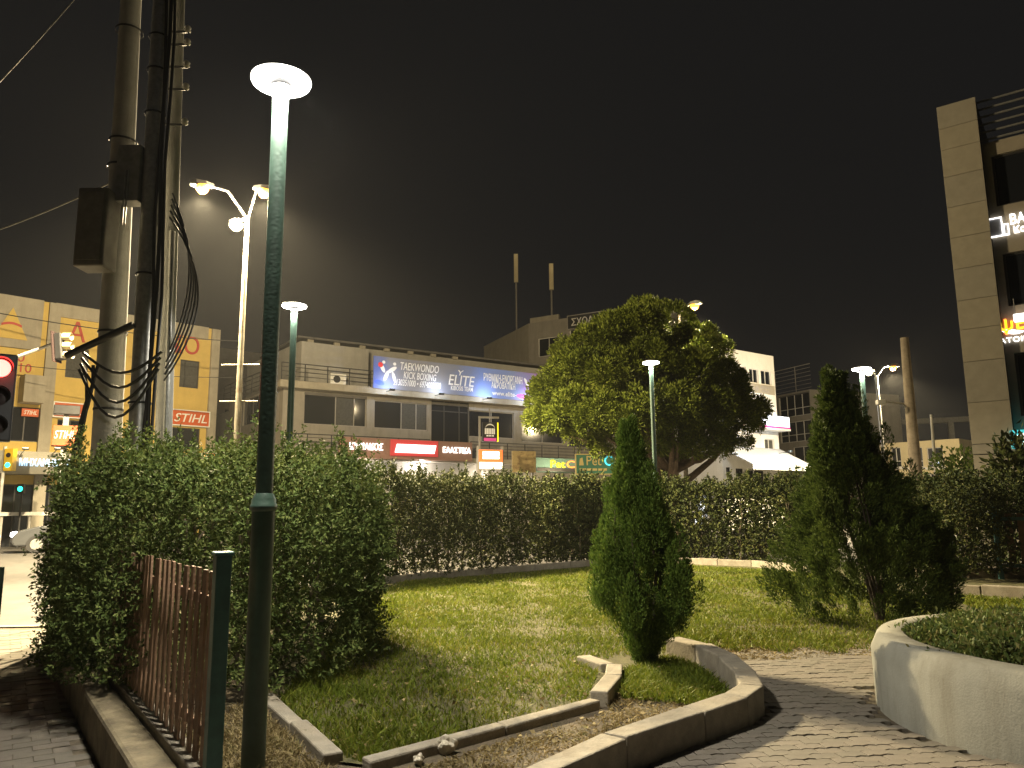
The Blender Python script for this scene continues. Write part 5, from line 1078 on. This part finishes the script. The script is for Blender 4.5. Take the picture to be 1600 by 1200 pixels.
# far mast with arm and side-on head
c = at(95, 540, 24); mp_ = at(-60, 700, 24); ms = empty('signal_mast', (mp_.x, mp_.y, ROAD)); tag(ms, 'traffic light seen from the side on a long pale arm', 'traffic light')
q = Vector((mp_.x, mp_.y, ROAD)); hz = at(-60, 580, 24).z-ROAD; MB().tube([(0, 0, 0), (0, 0, hz)], .09, 10).build('post', 'galv', ms); MB().tube([(0, 0, hz-.1), tuple(at(94, 533, 24)-q)], [.07, .045], 10).build('arm', 'frame_white', ms)
ce = c-q; hm = MB().box(-.13, .08, -.15, .15, -.46, .40); ho = hm.build('housing', 'darkmetal', ms, .03); ho.location = ce; ho.rotation_euler = (0, rad(-8), 0)
box('back_board', 'sig_off', ho, -.17, -.135, -.24, .24, -.52, .46)
for zz in (.28, -.02, -.32): MB().tube([(.10, 0, zz), (.36, 0, zz-.04)], .12, 12, False).build('hood', 'cream', ho)
# far signal on the other side of the road with yellow housing
c = at(13, 718, 33); c.z += .22; M['sigyellowbox'] = mat('yellow_housing', (.7, .45, .03), .5, var=.05, bump=0)
e = empty('pedestrian_signal', (c.x, c.y, ROAD)); tag(e, 'yellow boxed signal on a white post across the road', 'traffic light')
MB().tube([(-.18, 0, 0), (-.18, 0, c.z+.7)], .07, 10).build('post', 'frame_white', e); MB().box(-.1, .28, -.15, .15, c.z-.35, c.z+.6).build('housing', 'sigyellowbox', e, .02)
MB().tube([(.09, -.151, c.z-.1), (.09, -.17, c.z-.1)], .1, 16).build('lens', 'sig_green', e); MB().tube([(.09, -.151, c.z+.32), (.09, -.17, c.z+.32)], .1, 16).build('lens', 'sig_off', e)
c = at(33, 764, 33); c.z += .22; e = empty('pedestrian_signal', (c.x, c.y, ROAD)); tag(e, 'small green lit signal on a thin post before the dark shop windows', 'traffic light')
MB().tube([(0, .08, 0), (0, .08, c.z+.3)], .04, 8).build('post', 'darkmetal', e); MB().box(-.14, .14, -.06, .08, c.z-.05, c.z+.35).build('housing', 'black', e); MB().tube([(0, -.061, c.z+.14), (0, -.08, c.z+.14)], .10, 16).build('lens', 'sig_green', e)
# roadside barrier, near railing
a, b_ = at(4, 803, 32.6), at(130, 800, 35.2); d = b_-a; e = empty('road_barrier', (a.x, a.y, ROAD), math.atan2(d.y, d.x)); tag(e, 'pale horizontal barrier rail along the far side of the road', 'barrier')
Lb = Vector((d.x, d.y, 0)).length; MB().box(-.5, Lb, -.05, .05, a.z+.28, a.z+.43).build('rail', 'frame_white', e)
for t in (0, .33, .66, 1): MB().box(Lb*t-.05, Lb*t+.05, .052, .14, 0, a.z+.4).build('post', 'frame_grey', e)
a = at(3, 886, 9.5); e = empty('pedestrian_railing', (a.x, a.y, -.30), rad(160)); tag(e, 'dark green pedestrian railing at the sidewalk edge', 'railing')
MB().tube([(0, 0, 0), (0, 0, a.z+.30)], .03, 10).build('post', 'green', e); MB().tube([(1.6, 0, 0), (1.6, 0, a.z+.30)], .03, 10).build('post', 'green', e)
for z in (.45, a.z+.28): MB().tube([(0, 0, z), (1.6, 0, z)], .025, 8).build('rail', 'green', e)
# car on the road
c = at(62, 852, 39); 
c = at(26, 852, 29); car = empty('car', (c.x+1.66, c.y+1.0, ROAD_FAR), rad(180+30)); tag(car, 'silver hatchback driving past with headlights on', 'car')
prof = [(-2.05, .38), (-2.08, .62), (-1.95, .90), (-1.75, .98), (-1.25, 1.42), (-.1, 1.47), (.5, 1.36), (1.15, .98), (1.85, .82), (2.05, .66), (2.1, .42), (2.0, .26), (-1.95, .26)]
mb = MB(); vs = []; wds = {}
for sgn in (-1, 1):
    for (x_, z_) in prof:
        vs.append((x_, sgn*(.84 if z_ < 1.0 else .84-.42*(z_-.98)), z_))
k = len(prof); mb.add(vs, [tuple(range(k)), tuple(range(2*k-1, k-1, -1))]+[(i, (i+1) % k, k+(i+1) % k, k+i) for i in range(k)]); mb.build('body', 'carpaint', car, .06)
for sgn in (-1, 1):
    y_ = sgn*.80
    MB().add([(-1.2, sgn*.79, 1.0), (1.0, sgn*.85, 1.0), (.45, sgn*.70, 1.33), (-.1, sgn*.66, 1.42), (-1.1, sgn*.68, 1.38)], [(0, 1, 2, 3, 4)]).build('side_window', 'glass', car)
    for x_ in (-1.3, 1.3):
        wh = MB().tube([(x_, sgn*.68, .32), (x_, sgn*.88, .32)], .32, 20).build('wheel', 'black', car); MB().tube([(x_, sgn*.881, .32), (x_, sgn*.895, .32)], .2, 16).build('rim', 'galv', wh)
    MB().box(1.98, 2.13, sgn*.62-.2, sgn*.62+.2, .60, .76).build('headlight', 'headlight', car, .03)
    light('beam', 'SPOT', (2.2, sgn*.6, .68), 500, (1, .95, .9), car, .05, (rad(84), 0, rad(-90)), 70)
MB().add([(1.17, -.72, 1.0), (1.17, .72, 1.0), (.53, .64, 1.365), (.53, -.64, 1.365)], [(0, 1, 2, 3)]).build('windscreen', 'glass', car); MB().box(2.08, 2.12, -.35, .35, .38, .55).build('grille', 'black', car); MB().box(2.12, 2.13, -.24, .24, .40, .50).build('number_plate', 'white_sign', car)
# fence and post at the right under the hedge
b_ = G(1565, 905); b_.z = 0; e = empty('dark_fence', b_, rad(-20)); tag(e, 'dark fence with blue green post and rail at the right edge', 'fence')
MB().box(-.05, .05, -.05, .05, -.1, 1.55).build('post', 'greenpost', e, .005); MB().box(.06, 3.2, -.03, .03, 1.25, 1.32).build('rail', 'greenpost', e); MB().box(.06, 3.2, -.03, .03, .25, .32).build('rail', 'greenpost', e)
for i in range(14): MB().box(.2+i*.22, .32+i*.22, .032, .055, .15, 1.4).build('slat', 'wood', e)
MB().box(-.6, 3.3, .1, .35, -.1, .22).build('base_wall', 'oldwall', e, .02)

# ================================================================ NIGHT AIR
hz_ = MB().box(-420, 420, -320, 920, -1.6, 18.5).build('haze', None); hz_['kind'] = 'stuff'
m = bpy.data.materials.new('air'); m.use_nodes = True; m.node_tree.nodes.clear(); o_ = m.node_tree.nodes.new('ShaderNodeOutputMaterial'); v_ = m.node_tree.nodes.new('ShaderNodeVolumePrincipled')
v_.inputs['Density'].default_value = .00022; v_.inputs['Color'].default_value = (.9, .9, .9, 1); m.node_tree.links.new(v_.outputs[0], o_.inputs['Volume']); hz_.data.materials.append(m)
